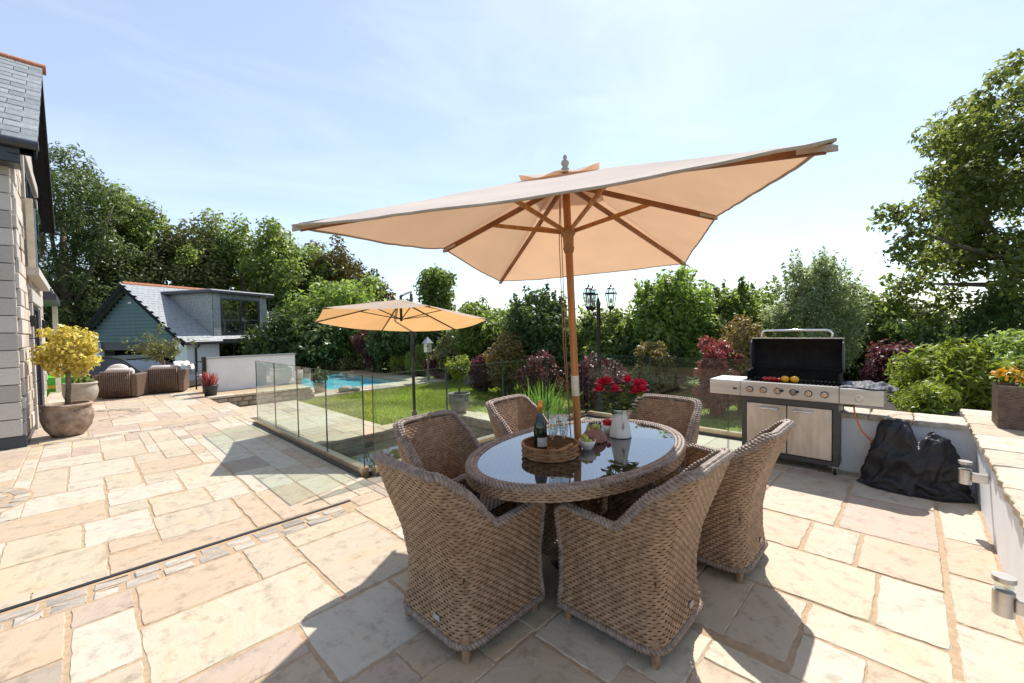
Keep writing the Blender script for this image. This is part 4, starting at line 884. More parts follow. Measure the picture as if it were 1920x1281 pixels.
TREES = [ # name,label,cat,px,py,dep,hw,hh,leaf,n,size,base,kw
 ('pine_tree', 'tall dark blue-green conifer rising behind the stone house', 'tree', 120, 420, 22, 125, 185, 'conifer', 26000, .26, -1, dict(nb=130, rb=.75, trunk=.3, wr=.3, spiky=.15)),
 ('broadleaf_tree', 'tall bright green broadleaf tree beside the dark conifer', 'tree', 215, 455, 25, 70, 135, 'green', 13000, .30, -1, dict(nb=70, rb=.7, trunk=.28, spiky=.35)),
 ('broadleaf_tree', 'grey-green tree with pale bare branches behind the garage ridge', 'tree', 330, 510, 27, 95, 100, 'olive', 13000, .28, -1, dict(nb=80, rb=.75, trunk=.2, spiky=.3)),
 ('broadleaf_tree', 'wide green tree directly above the dormer roof', 'tree', 455, 510, 29, 110, 105, 'green', 20000, .28, -1, dict(nb=110, rb=.8, trunk=.3, spiky=.1)),
 ('broadleaf_tree', 'rounded green tree left of the small tan parasol', 'tree', 555, 540, 28, 90, 100, 'green', 17000, .28, -1, dict(nb=90, rb=.8, trunk=.3, spiky=.1)),
 ('broadleaf_tree', 'brownish green tree at the right end of the tree line', 'tree', 655, 555, 30, 82, 82, 'brown', 15000, .27, -1, dict(nb=80, rb=.75, trunk=.3, spiky=.15)),
 ('broadleaf_tree', 'olive coloured treetop between the dormer and the brownish tree', 'tree', 600, 500, 33, 70, 70, 'brown', 9000, .30, -1, dict(nb=60, rb=.8, trunk=.3, spiky=.15)),
 ('laurel_shrub', 'big glossy green laurel behind the left half of the tan parasol', 'shrub', 640, 610, 22, 110, 75, 'bright', 16000, .24, -.95, dict(nb=100, rb=.6, multi=6)),
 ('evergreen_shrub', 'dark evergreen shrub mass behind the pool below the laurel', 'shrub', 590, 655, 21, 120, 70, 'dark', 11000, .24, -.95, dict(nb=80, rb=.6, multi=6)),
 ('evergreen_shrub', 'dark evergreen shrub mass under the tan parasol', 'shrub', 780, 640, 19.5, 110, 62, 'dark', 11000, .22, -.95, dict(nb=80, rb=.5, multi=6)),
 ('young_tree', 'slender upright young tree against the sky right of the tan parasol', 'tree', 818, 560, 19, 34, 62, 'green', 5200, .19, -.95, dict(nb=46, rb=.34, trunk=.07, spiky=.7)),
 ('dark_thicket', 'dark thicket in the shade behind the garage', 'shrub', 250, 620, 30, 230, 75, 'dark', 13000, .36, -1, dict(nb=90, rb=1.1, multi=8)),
 ('climbing_wisteria', 'yellow-green climber at the right end of the annexe', 'shrub', 545, 650, 20.5, 42, 48, 'lime', 5000, .20, -.95, dict(nb=40, rb=.4, multi=4)),
 ('purple_acer', 'dark purple acer in the bed behind the pool', 'shrub', 708, 660, 19.5, 52, 45, 'purple', 8000, .13, -.95, dict(nb=60, rb=.3, multi=5)),
 ('pale_shrub', 'pale silvery shrub left of the purple acer', 'shrub', 645, 668, 21.3, 34, 34, 'silver', 3800, .13, -.95, dict(nb=40, rb=.25, multi=5, spiky=.5)),
 ('grey_shrub', 'low grey-green shrub between the purple acer and the pool', 'shrub', 660, 688, 20.6, 50, 16, 'olive', 3500, .12, -.95, dict(nb=36, rb=.2, multi=5)),
 ('lime_shrub', 'small lime green shrub just left of the parasol mast', 'shrub', 752, 682, 18.2, 22, 20, 'lime', 2400, .11, -.95, dict(nb=30, rb=.18, multi=4)),
 ('green_shrub', 'bright green shrub right of the parasol mast', 'shrub', 785, 672, 17.2, 26, 26, 'bright', 2600, .12, -.95, dict(nb=30, rb=.2, multi=4)),
 ('red_shrub', 'deep red shrub below the bird house', 'shrub', 822, 684, 16.2, 26, 20, 'purple', 2800, .11, -.95, dict(nb=32, rb=.18, multi=4)),
 ('yellow_shrub', 'yellowish shrub right of the bird house', 'shrub', 855, 655, 16, 40, 36, 'olive', 4600, .13, -.95, dict(nb=40, rb=.28, multi=5)),
 ('tall_shrub', 'green shrub rising right of the tan parasol tip', 'shrub', 892, 615, 15.5, 46, 52, 'green', 5600, .16, -.95, dict(nb=50, rb=.32, multi=5, spiky=.4)),
 ('heather_shrub', 'bronze feathery shrub between the lawn and the dark holly', 'shrub', 948, 675, 11.5, 36, 48, 'orange', 5200, .09, -.95, dict(nb=50, rb=.18, multi=5, spiky=.3)),
 ('purple_shrub', 'purple leaved shrub low beside the lawn, left of the iris', 'shrub', 905, 692, 12.5, 34, 26, 'purple', 3600, .09, -.95, dict(nb=40, rb=.18, multi=5)),
 ('holly_tree', 'dark holly with bare twigs left of the wooden pole', 'tree', 1010, 618, 12.5, 72, 72, 'dark', 12000, .14, -.95, dict(nb=80, rb=.36, multi=6, spiky=.2, shoots=16)),
 ('laurel_hedge', 'dense green laurel behind the lamp post', 'shrub', 1140, 650, 12.5, 75, 62, 'green', 12000, .15, -.95, dict(nb=80, rb=.36, multi=6, spiky=.15, shoots=14)),
 ('laurel_hedge', 'bright green laurel right of the lamp lanterns', 'shrub', 1260, 590, 12, 88, 78, 'bright', 14000, .15, -.95, dict(nb=90, rb=.36, multi=6, spiky=.2, shoots=18)),
 ('laurel_hedge', 'green laurel left of the silvery willow', 'shrub', 1370, 605, 12.5, 80, 72, 'green', 12000, .15, -.95, dict(nb=80, rb=.36, multi=6, spiky=.15, shoots=14)),
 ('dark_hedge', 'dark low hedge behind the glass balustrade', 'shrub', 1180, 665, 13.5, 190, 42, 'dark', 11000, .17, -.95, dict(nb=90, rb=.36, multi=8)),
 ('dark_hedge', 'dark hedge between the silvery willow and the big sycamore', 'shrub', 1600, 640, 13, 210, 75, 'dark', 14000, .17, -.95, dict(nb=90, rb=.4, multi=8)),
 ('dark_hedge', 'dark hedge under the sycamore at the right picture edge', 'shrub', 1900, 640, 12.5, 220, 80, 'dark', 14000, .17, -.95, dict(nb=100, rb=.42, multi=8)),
 ('background_hedge', 'mid green hedge far behind the iris and holly', 'shrub', 950, 625, 17, 130, 48, 'green', 11000, .19, -.95, dict(nb=90, rb=.45, multi=6)),
 ('background_hedge', 'mid green hedge far behind the lamp post', 'shrub', 1170, 640, 15.5, 150, 54, 'green', 12000, .18, -.95, dict(nb=100, rb=.45, multi=6)),
 ('background_hedge', 'mid green hedge far behind the barbecue and willow', 'shrub', 1460, 605, 15.5, 190, 60, 'green', 14000, .18, -.95, dict(nb=100, rb=.45, multi=6)),
 ('willow_shrub', 'silvery feathery willow behind the barbecue', 'shrub', 1525, 570, 10.5, 88, 84, 'silver', 21000, .092, -.95, dict(nb=120, rb=.25, multi=9, spiky=.1, wr=.38, shoots=34)),
 ('hedge_tree', 'mid green bush right of the silvery willow', 'shrub', 1640, 600, 11.5, 66, 66, 'green', 9000, .13, -.95, dict(nb=70, rb=.3, multi=6)),
 ('sycamore_tree', 'tall sycamore filling the right edge of the picture', 'tree', 1985, 350, 10.8, 265, 290, 'sycamore', 38000, .165, -.95, dict(nb=240, rb=.44, trunk=.2, spiky=.0, low=-.95, extra=SYC)),
 ('orange_acer', 'yellow-orange acer left of the barbecue hood', 'shrub', 1398, 640, 9, 54, 42, 'orange', 5200, .085, -.95, dict(nb=50, rb=.2, multi=5, spiky=.3)),
 ('red_acer', 'light red acer at the left shelf of the barbecue', 'shrub', 1345, 665, 8.6, 44, 26, 'red', 4200, .075, -.95, dict(nb=44, rb=.14, multi=5)),
 ('orange_acer', 'small orange-green acer between lamp post and red acer', 'shrub', 1225, 655, 10, 44, 22, 'orange', 3400, .09, -.95, dict(nb=40, rb=.15, multi=5)),
 ('pink_shrub', 'dusky pink shrub behind the glass right of the wooden pole', 'shrub', 1120, 705, 9.6, 70, 32, 'purple', 5200, .085, -.95, dict(nb=56, rb=.17, multi=6)),
 ('pink_shrub', 'dusky purple shrub behind the iris leaves', 'shrub', 1010, 700, 10.5, 46, 32, 'purple', 4200, .085, -.95, dict(nb=46, rb=.17, multi=5)),
 ('purple_acer', 'purple-red acer right of the open barbecue', 'shrub', 1675, 690, 8.2, 50, 50, 'purple', 6500, .08, -.95, dict(nb=60, rb=.2, multi=5)),
]
for nm, lb, ct_, x, y, d, hw, hh, lf, n, sz, bz, kw in TREES:
    c_ = at(x, y, d); rz_ = px(hh, d)
    if ct_ == 'tree' and d > 20.5: kw['low'] = -1; top_ = c_.z + rz_; c_.z = (top_ - .4) / 2; n = int(n * (.4 + .6 * ((top_ + .4) / 2) / rz_)); kw['nb'] = int(kw['nb'] * (.5 + .5 * (top_ + .4) / 2 / rz_)); rz_ = (top_ + .4) / 2
    if 'multi' in kw:
        if c_.x > 6: bz = LOW - .06
        top_ = c_.z + rz_; c_.z = (top_ + bz) / 2 + .03 * rz_; f_ = (top_ - bz) / 2 / rz_; rz_ *= f_; n = int(n * max(1, .45 + .55 * f_)); kw['nb'] = int(kw['nb'] * max(1, .5 + .5 * f_)); kw['low'] = -1
    plant(nm, lb, ct_, c_, px(hw, d), rz_, lf, n, sz, bz, ry=px(hw, d) * .85, **kw)
plant('leafy_bush', 'bright yellow-green leafy bush behind the low wall on the right', 'shrub', at(1800, 728, 6.7), .84, .68, 'lime', 12000, .135, .18, nb=90, rb=.22, ry=.7, multi=8, wr=.28, spiky=.2, shoots=22)
plant('leafy_bush', 'green leafy bush with yellow blooms at the right picture edge behind the planter', 'shrub', at(1945, 700, 7.2), .8, .75, 'bright', 8000, .115, .18, nb=60, rb=.24, multi=7, wr=.36, spiky=.3)
plant('trailing_bush', 'yellow-green leaves just behind the coping beside the black cover', 'shrub', at(1735, 762, 6.15), .62, .30, 'lime', 4200, .10, .18, nb=50, rb=.15, ry=.25, multi=6, wr=.36)
V, F, ti = leaves(crown_blobs((0, 0, .40), .19, .25, .07, 16, .07), 500, .06, .5); link('foliage', fast_mesh('foliage', V, F, LEAF['green'], ti), pl)
V, F, ti = leaves(crown_blobs((-.05, .1, .44), .2, .25, .07, 10, .05), 130, .04, .8); tag(link('blooms', fast_mesh('blooms', V, F, LEAF['flower'], ti), pl), kind='stuff')
# bare twigs over the holly
hb = thing('bare_branches', 'bare leafless twigs sticking up over the dark holly', 'branches', at(985, 690, 12.4)); m = MB()
for k in range(11):
    a = random.uniform(-1.1, 1.1); s_ = Vector((fx.x, fx.y, 0)); b_ = s_ * random.uniform(-.8, .8); e = b_ + s_ * math.sin(a) * .7 + Vector((0, 0, random.uniform(1.7, 2.3))); m.tube([b_ * .5 + Vector((0, 0, -.6)), b_ + Vector((0, 0, 1.1)), e], [.025, .014, .004], 5)
    for q in range(3): f = random.uniform(.3, .8); s2 = (b_ + Vector((0, 0, 1.1))).lerp(e, f); m.tube([s2, s2 + s_ * random.uniform(-.3, .3) + Vector((0, 0, .3))], [.008, .003], 4)
m.build('twigs', M['bark'], hb)
# iris in the pond edge, pond plants
def blades(name, lb, x, y, z, n, h, r, leaf, w=.022):
    t = thing(name, lb, 'plant', (x, y, z)); V = []; F = []
    for k in range(n):
        a = random.uniform(0, 2 * PI); q = random.uniform(0, r); b0 = Vector((q * math.cos(a), q * math.sin(a), 0)); l = h * random.uniform(.55, 1.1); lean = random.uniform(.02, .45) * l; a2 = a + random.uniform(-.8, .8); d = Vector((math.cos(a2), math.sin(a2), 0)); s_ = Vector((-d.y, d.x, 0)).lerp(Vector((fx.x, fx.y, 0)), .5) * w * random.uniform(.6, 1.2); prev = None
        for i in range(6):
            f = i / 5; p = b0 + d * lean * f * f + Vector((0, 0, l * (f - .12 * f ** 4 * (1 + lean * 3)))); ww = s_ * (1 - f ** 2.5) + s_ * .03; j = len(V); V += [tuple(p - ww / 2), tuple(p + ww / 2)]
            if i: F.append((j - 2, j - 1, j + 1, j))
    link('blades', fast_mesh(name, V, F, LEAF[leaf], np.repeat(rng.uniform(0, 1, n), 5)), t); return t
blades('iris_clump', 'clump of tall green iris leaves growing behind the far dining chairs', 5.45, 4.55, -.5, 270, 1.36, .42, 'grassblade', .026)
t = blades('yellow_lily', 'low yellowish flowering plant beside the pole base of the iris', 5.75, 4.5, -.3, 40, .55, .16, 'lime', .03)
V, F, ti = leaves(crown_blobs((0, 0, .0), .62, .42, .12, 30, .13), 700, .085, .8, 1.2); V[:, 2] = np.maximum(V[:, 2], .0); w_ = thing('pond_plant', 'floating yellow-green leafy water plant in the pond', 'plant', (3.55, 5.55, -.465)); link('foliage', fast_mesh('foliage', V, F, LEAF['lime'], ti), w_)
V, F, ti = leaves(crown_blobs((0, 0, .0), .35, .22, .05, 16, .08), 220, .07, .8, 1.5); V[:, 2] = np.maximum(V[:, 2], .0); w_ = thing('pond_plant', 'smaller floating leaf patch near the left glass of the pond', 'plant', (2.85, 5.3, -.465)); link('foliage', fast_mesh('foliage', V, F, LEAF['olive'], ti), w_)

# ------------------------------------------------------------------ potted plants
def pot(name, lb, x, y, z, prof, mat, wob=.0):
    t = thing(name, lb, 'pot', (x, y, z)); m = MB(); r0, zt = prof[-1]; m.lathe(prof + [(r0 * .9, zt), (r0 * .86, zt - .08)], 36, wob=wob); m.build('vessel', mat, t, True)
    m = MB(); m.lathe([(r0 * .87, zt - .07), (.001, zt - .045)], 24, cap0=False); m.build('soil', M['soil'], t); return t
bigpot = [(r_ * .77, z_) for r_, z_ in [(.20, 0), (.24, .02), (.33, .13), (.375, .26), (.37, .36), (.345, .42), (.35, .44), (.375, .455), (.375, .475), (.35, .49)]]
pot('stone_pot', 'wide weathered brown stone pot in front of the stone house', -.17, 9.30, 0, bigpot, M['concrete_pot'], .008)
pot('stone_pot', 'pale grey stone pot behind the weathered brown one', -.03, 13.35, 0, bigpot, M['pot2'], .006)
def small_tree(name, lb, base, h, r, leaf, n, sz, tr_, lean, nb=40, rb=.2, rz=None, extra=None):
    t = thing(name, lb, 'tree', base); rz = rz or r * .85; top = Vector((lean, lean * .3, h)); bl = crown_blobs(tuple(top), r, r, rz, nb, rb, -1, .15)
    if extra: bl += extra
    V, F, ti = leaves(bl, n, sz, .55, .4, .3); link('crown', fast_mesh('crown', V, F, LEAF[leaf], ti), t)
    m = MB(); m.tube([(0, 0, -.06), (lean * .4 + .01, .01, h * .35), (lean * .8, 0, h * .7), tuple(top)], [tr_ * 1.15, tr_, tr_ * .85, tr_ * .4], 9)
    for k in range(9):
        b_ = Vector(bl[random.randrange(len(bl))][:3]); s_ = top * random.uniform(.55, .9); m.tube([s_, s_.lerp(b_, .55) + Vector((0, 0, .03)), b_], [tr_ * .45, tr_ * .3, tr_ * .1], 6)
    m.build('trunk', M['bark'], t, True); return t
small_tree('golden_tree', 'golden yellow leaved standard tree growing in the weathered pot', (-.17, 9.30, .44), .84, .385, 'yellow', 3900, .066, .032, .03, 75, .085, .43)
plant('pot_plant', 'low green leaves in the pale grey stone pot', 'plant', (-.03, 13.35, .52), .2, .1, 'green', 300, .07, .42, nb=12, rb=.07, trunk=.012)
small_tree('slim_tree', 'slim young tree growing from the pale grey pot up behind the golden crown', (-.03, 13.35, .44), 1.0, .22, 'yellow', 700, .06, .04, .02, 16, .08)
olp = at(300, 735, 11.6); pot('stone_pot', 'stone pot of the twisted olive tree behind the wicker sofa', 1.62, 14.9, 0, [(.18, 0), (.25, .15), (.26, .35), (.25, .42)], M['pot2'])
small_tree('olive_tree', 'twisted sparse olive tree behind the wicker sofas', (1.62, 14.9, .38), .72, .62, 'olive', 1900, .065, .045, -.1, 46, .12, .30, extra=[(-.35, .35, 1.15, .13), (-.1, .1, 1.25, .12), (-.25, .2, 1.05, .13), (-.75, .75, 1.0, .09), (-.55, .55, 1.05, .08), (-.05, .05, 1.4, .09), (.55, -.5, .95, .12)])
pot('plant_pot', 'small dark grey pot by the end of the white wall', 2.17, 12.35, 0.012, [(.12, 0), (.15, .2), (.165, .22), (.165, .26)], M['blackplastic'])
blades('red_grass', 'spiky pink-red leaves growing in the small dark pot', 2.17, 12.35, .22, 170, .44, .13, 'red', .03)
pot('round_pot', 'rounded grey-green pot on the pond coping corner', 5.72, 7.14, LOW, [(.13, 0), (.19, .08), (.235, .22), (.235, .36), (.225, .40), (.24, .41), (.24, .43)], M['pot3'])
small_tree('potted_shrub', 'small yellow-green bay shrub in the rounded grey-green pot', (5.72, 7.14, LOW + .38), .62, .30, 'lime', 1500, .06, .018, .0, 30, .09, .26)
pot('poolside_pot', 'large pale pot by the white wall seen through the glass', 4.66, 14.2, LOW, [(.2, 0), (.26, .2), (.29, .5), (.29, .62)], M['pot2'])
pot('poolside_pot', 'pale pot with a small flowering bush at the pool edge', 5.0, 12.95, LOW, [(.13, 0), (.17, .15), (.18, .30)], M['pot2'])
plant('flowering_bush', 'small pale flowering bush in the pot at the pool edge', 'plant', (5.0, 12.95, LOW + .47), .24, .2, 'olive', 1300, .05, LOW + .25, nb=24, rb=.08, trunk=.012)
for x, y, r, lb in ((4.75, 13.35, .13, 'small pale boulder beside the pool pot, seen through the glass'), (5.55, 12.4, .15, 'small pale boulder at the near corner of the pool'), (5.82, 12.3, .11, 'small pale stone next to the boulder at the pool corner')):
    m = MB(); m.ball((0, 0, 0), r, 12, (1.4, 1, .75)); m.v = [(a * (1 + .25 * mnoise.noise(Vector((a, b, c)) * 9)), b * (1 + .25 * mnoise.noise(Vector((b, c, a)) * 9)), max(c, -r * .5)) for a, b, c in m.v]; tag(m.build('boulder', M['pot2'], None, True, (x, y, LOW + r * .5)), lb, 'boulder')

# ------------------------------------------------------------------ cantilever parasol
p2 = thing('cantilever_parasol', 'tan hexagonal cantilever parasol over the pond', 'parasol', (4.57, 7.13, LOW)); O2 = Vector((4.57, 7.13, LOW)); C2 = Vector((3.7, 6.1, 2.03)); R2 = 1.44; l2 = lambda p: Vector(p) - O2
dirp = (Vector((C2.x, C2.y, 0)) - Vector((O2.x, O2.y, 0))).normalized(); a0 = math.atan2(fx.y, fx.x); RIM = 1.685
tips = [Vector((C2.x + R2 * math.cos(a0 + k * PI / 3), C2.y + R2 * math.sin(a0 + k * PI / 3), RIM - .125 * R2 * math.sin(k * PI / 3))) for k in range(6)]
m = MB()
for k in range(6):
    a, b = tips[k], tips[(k + 1) % 6]
    def cp(uu, r, a=a, b=b): p = C2.lerp(a.lerp(b, uu), .02 + .98 * r); p.z -= .035 * r * 4 * uu * (1 - uu); return l2(p)
    m.grid(cp, 9, 9)
m.build('canopy', M['canopy2'], p2, True)
hub2 = C2 + Vector((0, 0, -.33))
for k in range(6):
    m = MB(); m.beam(l2(C2 + Vector((0, 0, -.03))), l2(tips[k] + Vector((0, 0, -.014))), .016, .02); rb = m.build('rib', M['black'], p2); m = MB(); m.beam(l2(hub2), l2(C2.lerp(tips[k], .48) + Vector((0, 0, -.02))), .012, .014); m.build('strut', M['black'], rb)
m = MB(); m.tube([l2(hub2 - Vector((0, 0, .03))), l2(C2 + Vector((0, 0, .06)))], .022, 10); m.build('hub', M['black'], p2, 40)
top2 = Vector((4.50, 7.04, 2.22)); m = MB(); m.tube([(0, 0, .05), l2(top2)], .03, 12); m.build('mast', M['bbqgrey'], p2, 40)
m = MB(); m.tube([l2(top2), l2(top2 + Vector((0, 0, .05))), l2(C2 + Vector((.25, .3, .12))), l2(C2 + Vector((0, 0, .05)))], .022, 10); m.build('arm', M['bbqgrey'], p2, True)
m = MB(); m.tube([l2(O2.lerp(top2, .52)), l2(O2.lerp(top2, .62))], .045, 12); m.build('crank_housing', M['black'], p2, 40)
m = MB(); m.box(-.42, .42, -.035, .035, .004, .05); m.box(-.035, .035, -.18, .18, .005, .052); m.lathe([(.06, .05), (.05, .2)], 14, cap1=True); m.build('cross_base', M['bbqgrey'], p2)

# ------------------------------------------------------------------ lamp post
LX, LY, LZ = 7.05, 4.42, LOW - .06
lp = thing('lamp_post', 'black garden lamp post with lanterns behind the dining table', 'lamp post', (LX, LY, LZ))
m = MB(); m.lathe([(.11, 0), (.11, .03), (.095, .06), (.085, .35), (.06, .45), (.042, .5), (.036, .7), (.034, 2.3), (.045, 2.32), (.03, 2.36), (.02, 2.42), (.004, 2.46)], 20); m.build('post', M['black'], lp, True)
def lantern(off):
    ox, oy, oz = off; t = MB(); n = 6
    g = MB(); g.lathe([(.062, 0), (.105, .25)], n, off, False); lg = g.build('glass_body', M['lampglass'], lp)
    m = MB()
    for k in range(n):
        a = 2 * PI * k / n; p = lambda r, z: (ox + r * math.cos(a), oy + r * math.sin(a), oz + z); m.tube([p(.063, 0), p(.106, .25)], .007, 5); m.tube([p(.106, .25), p(.065, .345)], .006, 5)
    m.lathe([(.03, -.07), (.05, -.04), (.07, -.012), (.07, .004), (.001, .006)], n, off); m.lathe([(.118, .245), (.122, .262), (.1, .265)], n, off, False); m.lathe([(.07, .34), (.074, .352), (.03, .375), (.014, .39), (.02, .405), (.006, .425), (.002, .46)], 12, off, False); m.build('cage', M['black'], lg)
    r = MB(); r.lathe([(.104, .263), (.064, .345)], n, off, False); r.build('roof_glass', M['lampglass'], lg)
    b_ = MB(); b_.ball((ox, oy, oz + .11), .028, 8, (1, 1, 2)); b_.build('bulb', M['bulb'], lg, True)
for k, (s_, q) in enumerate(((-.20, -.06), (.25, .02), (-.07, .22))):
    v = fx * s_ + fy * q; lantern((v.x, v.y, 2.28)); m = MB(); m.tube([(0, 0, 2.02), (v.x * .5, v.y * .5, 2.06), (v.x * .9, v.y * .9, 2.12), (v.x, v.y, 2.22)], .012, 8); m.tube([(v.x * .2, v.y * .2, 2.1), (v.x * .45, v.y * .45, 2.16), (v.x * .6, v.y * .6, 2.1)], .008, 6); m.build('bracket', M['black'], lp, True)

# bird house, stone bench, white pool wall, hose post
bh = at(802, 650, 15); t = thing('bird_house', 'small pale wooden bird house on a post in the flower bed', 'bird house', (bh.x, bh.y, -.95)); hz_ = bh.z + .95
m = MB(); m.box(-.1, .1, -.1, .1, hz_ - .2, hz_ + .14); m.build('box', M['cream'], t); m = MB(); m.add([(-.15, -.15, hz_ + .12), (.15, -.15, hz_ + .12), (.15, .15, hz_ + .12), (-.15, .15, hz_ + .12), (0, 0, hz_ + .36)], [(0, 1, 4), (1, 2, 4), (2, 3, 4), (3, 0, 4), (3, 2, 1, 0)]); m.build('roof', M['silver'], t)
m = MB(); m.tube([(-.075, -.085, hz_ + .02), (-.088, -.1, hz_ + .02)], .035, 12); m.build('entrance_hole', M['black'], t); m = MB(); m.tube([(0, 0, -.05), (0, 0, hz_ - .2)], .035, 8); m.build('post', M['bark'], t)
t = thing('stone_bench', 'low grey stone bench at the edge of the lawn', 'bench', (9.2, 10.9, LOW - .06), .75); m = MB(); m.box(-.5, .5, -.2, .2, .36, .44, .01); m.build('seat', M['pot2'], t)
for x in (-.35, .35): m = MB(); m.box(x - .07, x + .07, -.16, .16, 0, .36); m.build('leg', M['pot3'], t)
t = thing('pool_wall', 'freestanding white rendered wall beside the pool', 'wall', (0, 0, 0)); m = MB(); m.box(2.27, 4.42, 13.25, 13.5, -.014, .87); m.build('wall', M['render'], t); m = MB(); m.box(2.24, 4.45, 13.22, 13.53, .872, .90); m.build('coping', M['silver'], t)
t = thing('hose_post', 'black metal post with a curved pipe at the left end of the white pool wall', 'post', (2.20, 13.2, 0)); m = MB(); m.box(-.045, .045, -.045, .045, 0, .93, .006); m.build('post', M['black'], t); m = MB(); m.tube([(-.05, 0, .8), (-.13, .02, .82), (-.17, .03, .74), (-.17, .03, .1)], .018, 8); m.build('pipe', M['black'], t, True)

# ------------------------------------------------------------------ wicker lounge seats
def ribbed(m, x0, x1, y, z0, z1, n):
    w = (x1 - x0) / n
    for k in range(n): m.tube([(x0 + (k + .5) * w, y, z0), (x0 + (k + .5) * w, y, z1)], w * .48, 6)
def lounge(lb, x, y, rz, W_, group):
    t = thing('wicker_armchair' if W_ < 1 else 'wicker_sofa', lb, 'sofa', (x, y, 0), rz, group); h = W_ / 2
    m = MB(); m.box(-h + .13, h - .13, -.36, -.24, .03, .66, .02); b_ = m.build('backrest', M['sofawicker'], t); m = MB(); ribbed(m, -h + .13, h - .13, -.362, .04, .65, int(W_ / .055)); m.build('ribs', M['sofawicker'], b_, True)
    for s_ in (-1, 1):
        m = MB(); a, b = sorted((s_ * h, s_ * (h - .125))); m.box(a, b, -.37, .37, .03, .58, .02); m.build('armrest', M['sofawicker'], t)
    m = MB(); m.box(-h + .13, h - .13, -.235, .37, .03, .30, .01); m.build('seat_base', M['sofawicker'], t)
    m = MB(); m.box(-h + .135, h - .135, -.23, .38, .302, .43, .05); m.build('seat_cushion', M['cushion'], t, True); m = MB(); m.box(-h + .14, h - .14, -.232, -.08, .432, .72, .06); m.build('back_cushion', M['cushion'], t, True); return t
lounge('brown wicker armchair with pale cushion, nearer the house', .72, 14.1, -.50, .86, 'wicker lounge seats on the terrace')
lounge('brown wicker armchair next to the white downpipe wall, with a pale throw', 1.55, 14.32, -.30, .88, 'wicker lounge seats on the terrace')
m = MB(); m.grid(lambda uu, v: (1.70 + .42 * uu, 14.0 + .10 * math.sin(v * 3) + .30 * v - .05 + .02 * math.sin(uu * 9) - .12 * uu, .70 + .10 * math.sin(PI * v) + .04 * mnoise.noise(Vector((uu * 5, v * 5, 0))) - .1 * (uu > .8)), 22, 16); tag(m.build('throw_blanket', M['cushion'], None, True), 'pale throw draped over the corner of the right wicker armchair', 'blanket')
m = MB(); m.ball((0, 0, 0), .2, 12, (1.15, .35, .8)); o = m.build('scatter_cushion', M['cushion'], None, True, (.62, 14.0 + .18, .66)); o.rotation_euler = (-.3, 0, -.5); tag(o, 'pale scatter cushion leaning in the armchair nearer the house', 'cushion')

# ------------------------------------------------------------------ stone house on the left
HX, HY, EZ = -.58, 8.8, 4.05
hs = thing('stone_house', 'granite and rubble stone house with slate roof at the left edge', 'house', (0, 0, 0))
OPN = [(10.15, 12.95, 2.62, 4.4), (10.5, 12.4, 0, 2.08)]   # openings in the gable side: y0,y1,z0,z1
RY, RZ = 11.4, 6.38
def roof_z(y): return EZ + .07 + (RZ - EZ - .07) * (1 - abs(y - RY) / (RY - 8.5))
m = MB(); m.box(-7, HX - .03, HY + .03, 14.0, -.9, EZ); m.add([(-7, HY + .03, EZ), (HX - .03, HY + .03, EZ), (HX - .03, RY, RZ - .16), (-7, RY, RZ - .16), (HX - .03, 14.0, EZ), (-7, 14.0, EZ)], [(0, 1, 2, 3), (1, 4, 2), (4, 5, 3, 2), (0, 3, 5)])
wl = m.build('wall', M['pointing'], hs)
m = MB(); m.box(-.5, .5, -.5, .5, -.5, .5, .035); unit = {k: m.mesh('block', M[k]) for k in ('granite', 'rubble')}
def block(kind, cx, cy, cz, sx, sy, sz): o = link('block', unit[kind], wl, (cx, cy, cz)); o.scale = (sx, sy, sz)
z = 0.16; row = 0
while z < EZ - .05:   # front face, dressed granite
    h = .235; x = HX
    k = 0
    while x > -2.6:
        w = (.42 if (row + k) % 2 else .24) + random.uniform(-.03, .03); block('granite', x - w / 2, HY + .01 + random.uniform(-.004, .004), z + h / 2, w - .012, .10, h - .012); x -= w; k += 1
    z += h; row += 1
z = .1; row = 0
while z < RZ - .3:    # gable side, rubble with dressed jambs
    h = random.uniform(.17, .25); y = HY + .0 + (row % 2) * .07
    while y < 13.95:
        w = random.uniform(.22, .48); yc = y + w / 2; zc = z + h / 2
        hit = any(a - .02 < yc + w / 2 and yc - w / 2 < b + .02 and c - .02 < zc + h / 2 and zc - h / 2 < d + .02 for a, b, c, d in OPN)
        if not hit and zc + h / 2 < min(roof_z(y), roof_z(y + w)) - .18: block('granite' if y < HY + .25 or random.random() < .15 else 'rubble', HX - .02 + random.uniform(-.01, .012), yc, zc, .09, w - .016, h - .016)
        y += w
    z += h; row += 1
for a, b, c, d in OPN:
    for yy in (a - .09, b + .09):
        zz = c
        while zz < d - .1: hh = random.uniform(.3, .42); hh = min(hh, d - zz); block('granite', HX + .008, yy, zz + hh / 2, .10, .17, hh - .012); zz += hh
    m = MB(); m.box(HX - .05, HX + .07, a - .2, b + .2, d + .003, d + .22, .01); m.build('lintel', M['granite'], wl)
m = MB(); m.box(-2.7, HX + .025, HY - .035, HY + .03, -.013, .155); m.box(HX - .02, HX + .025, HY + .03, 10.3, -.013, .095); m.build('plinth', M['anthracite'], hs)
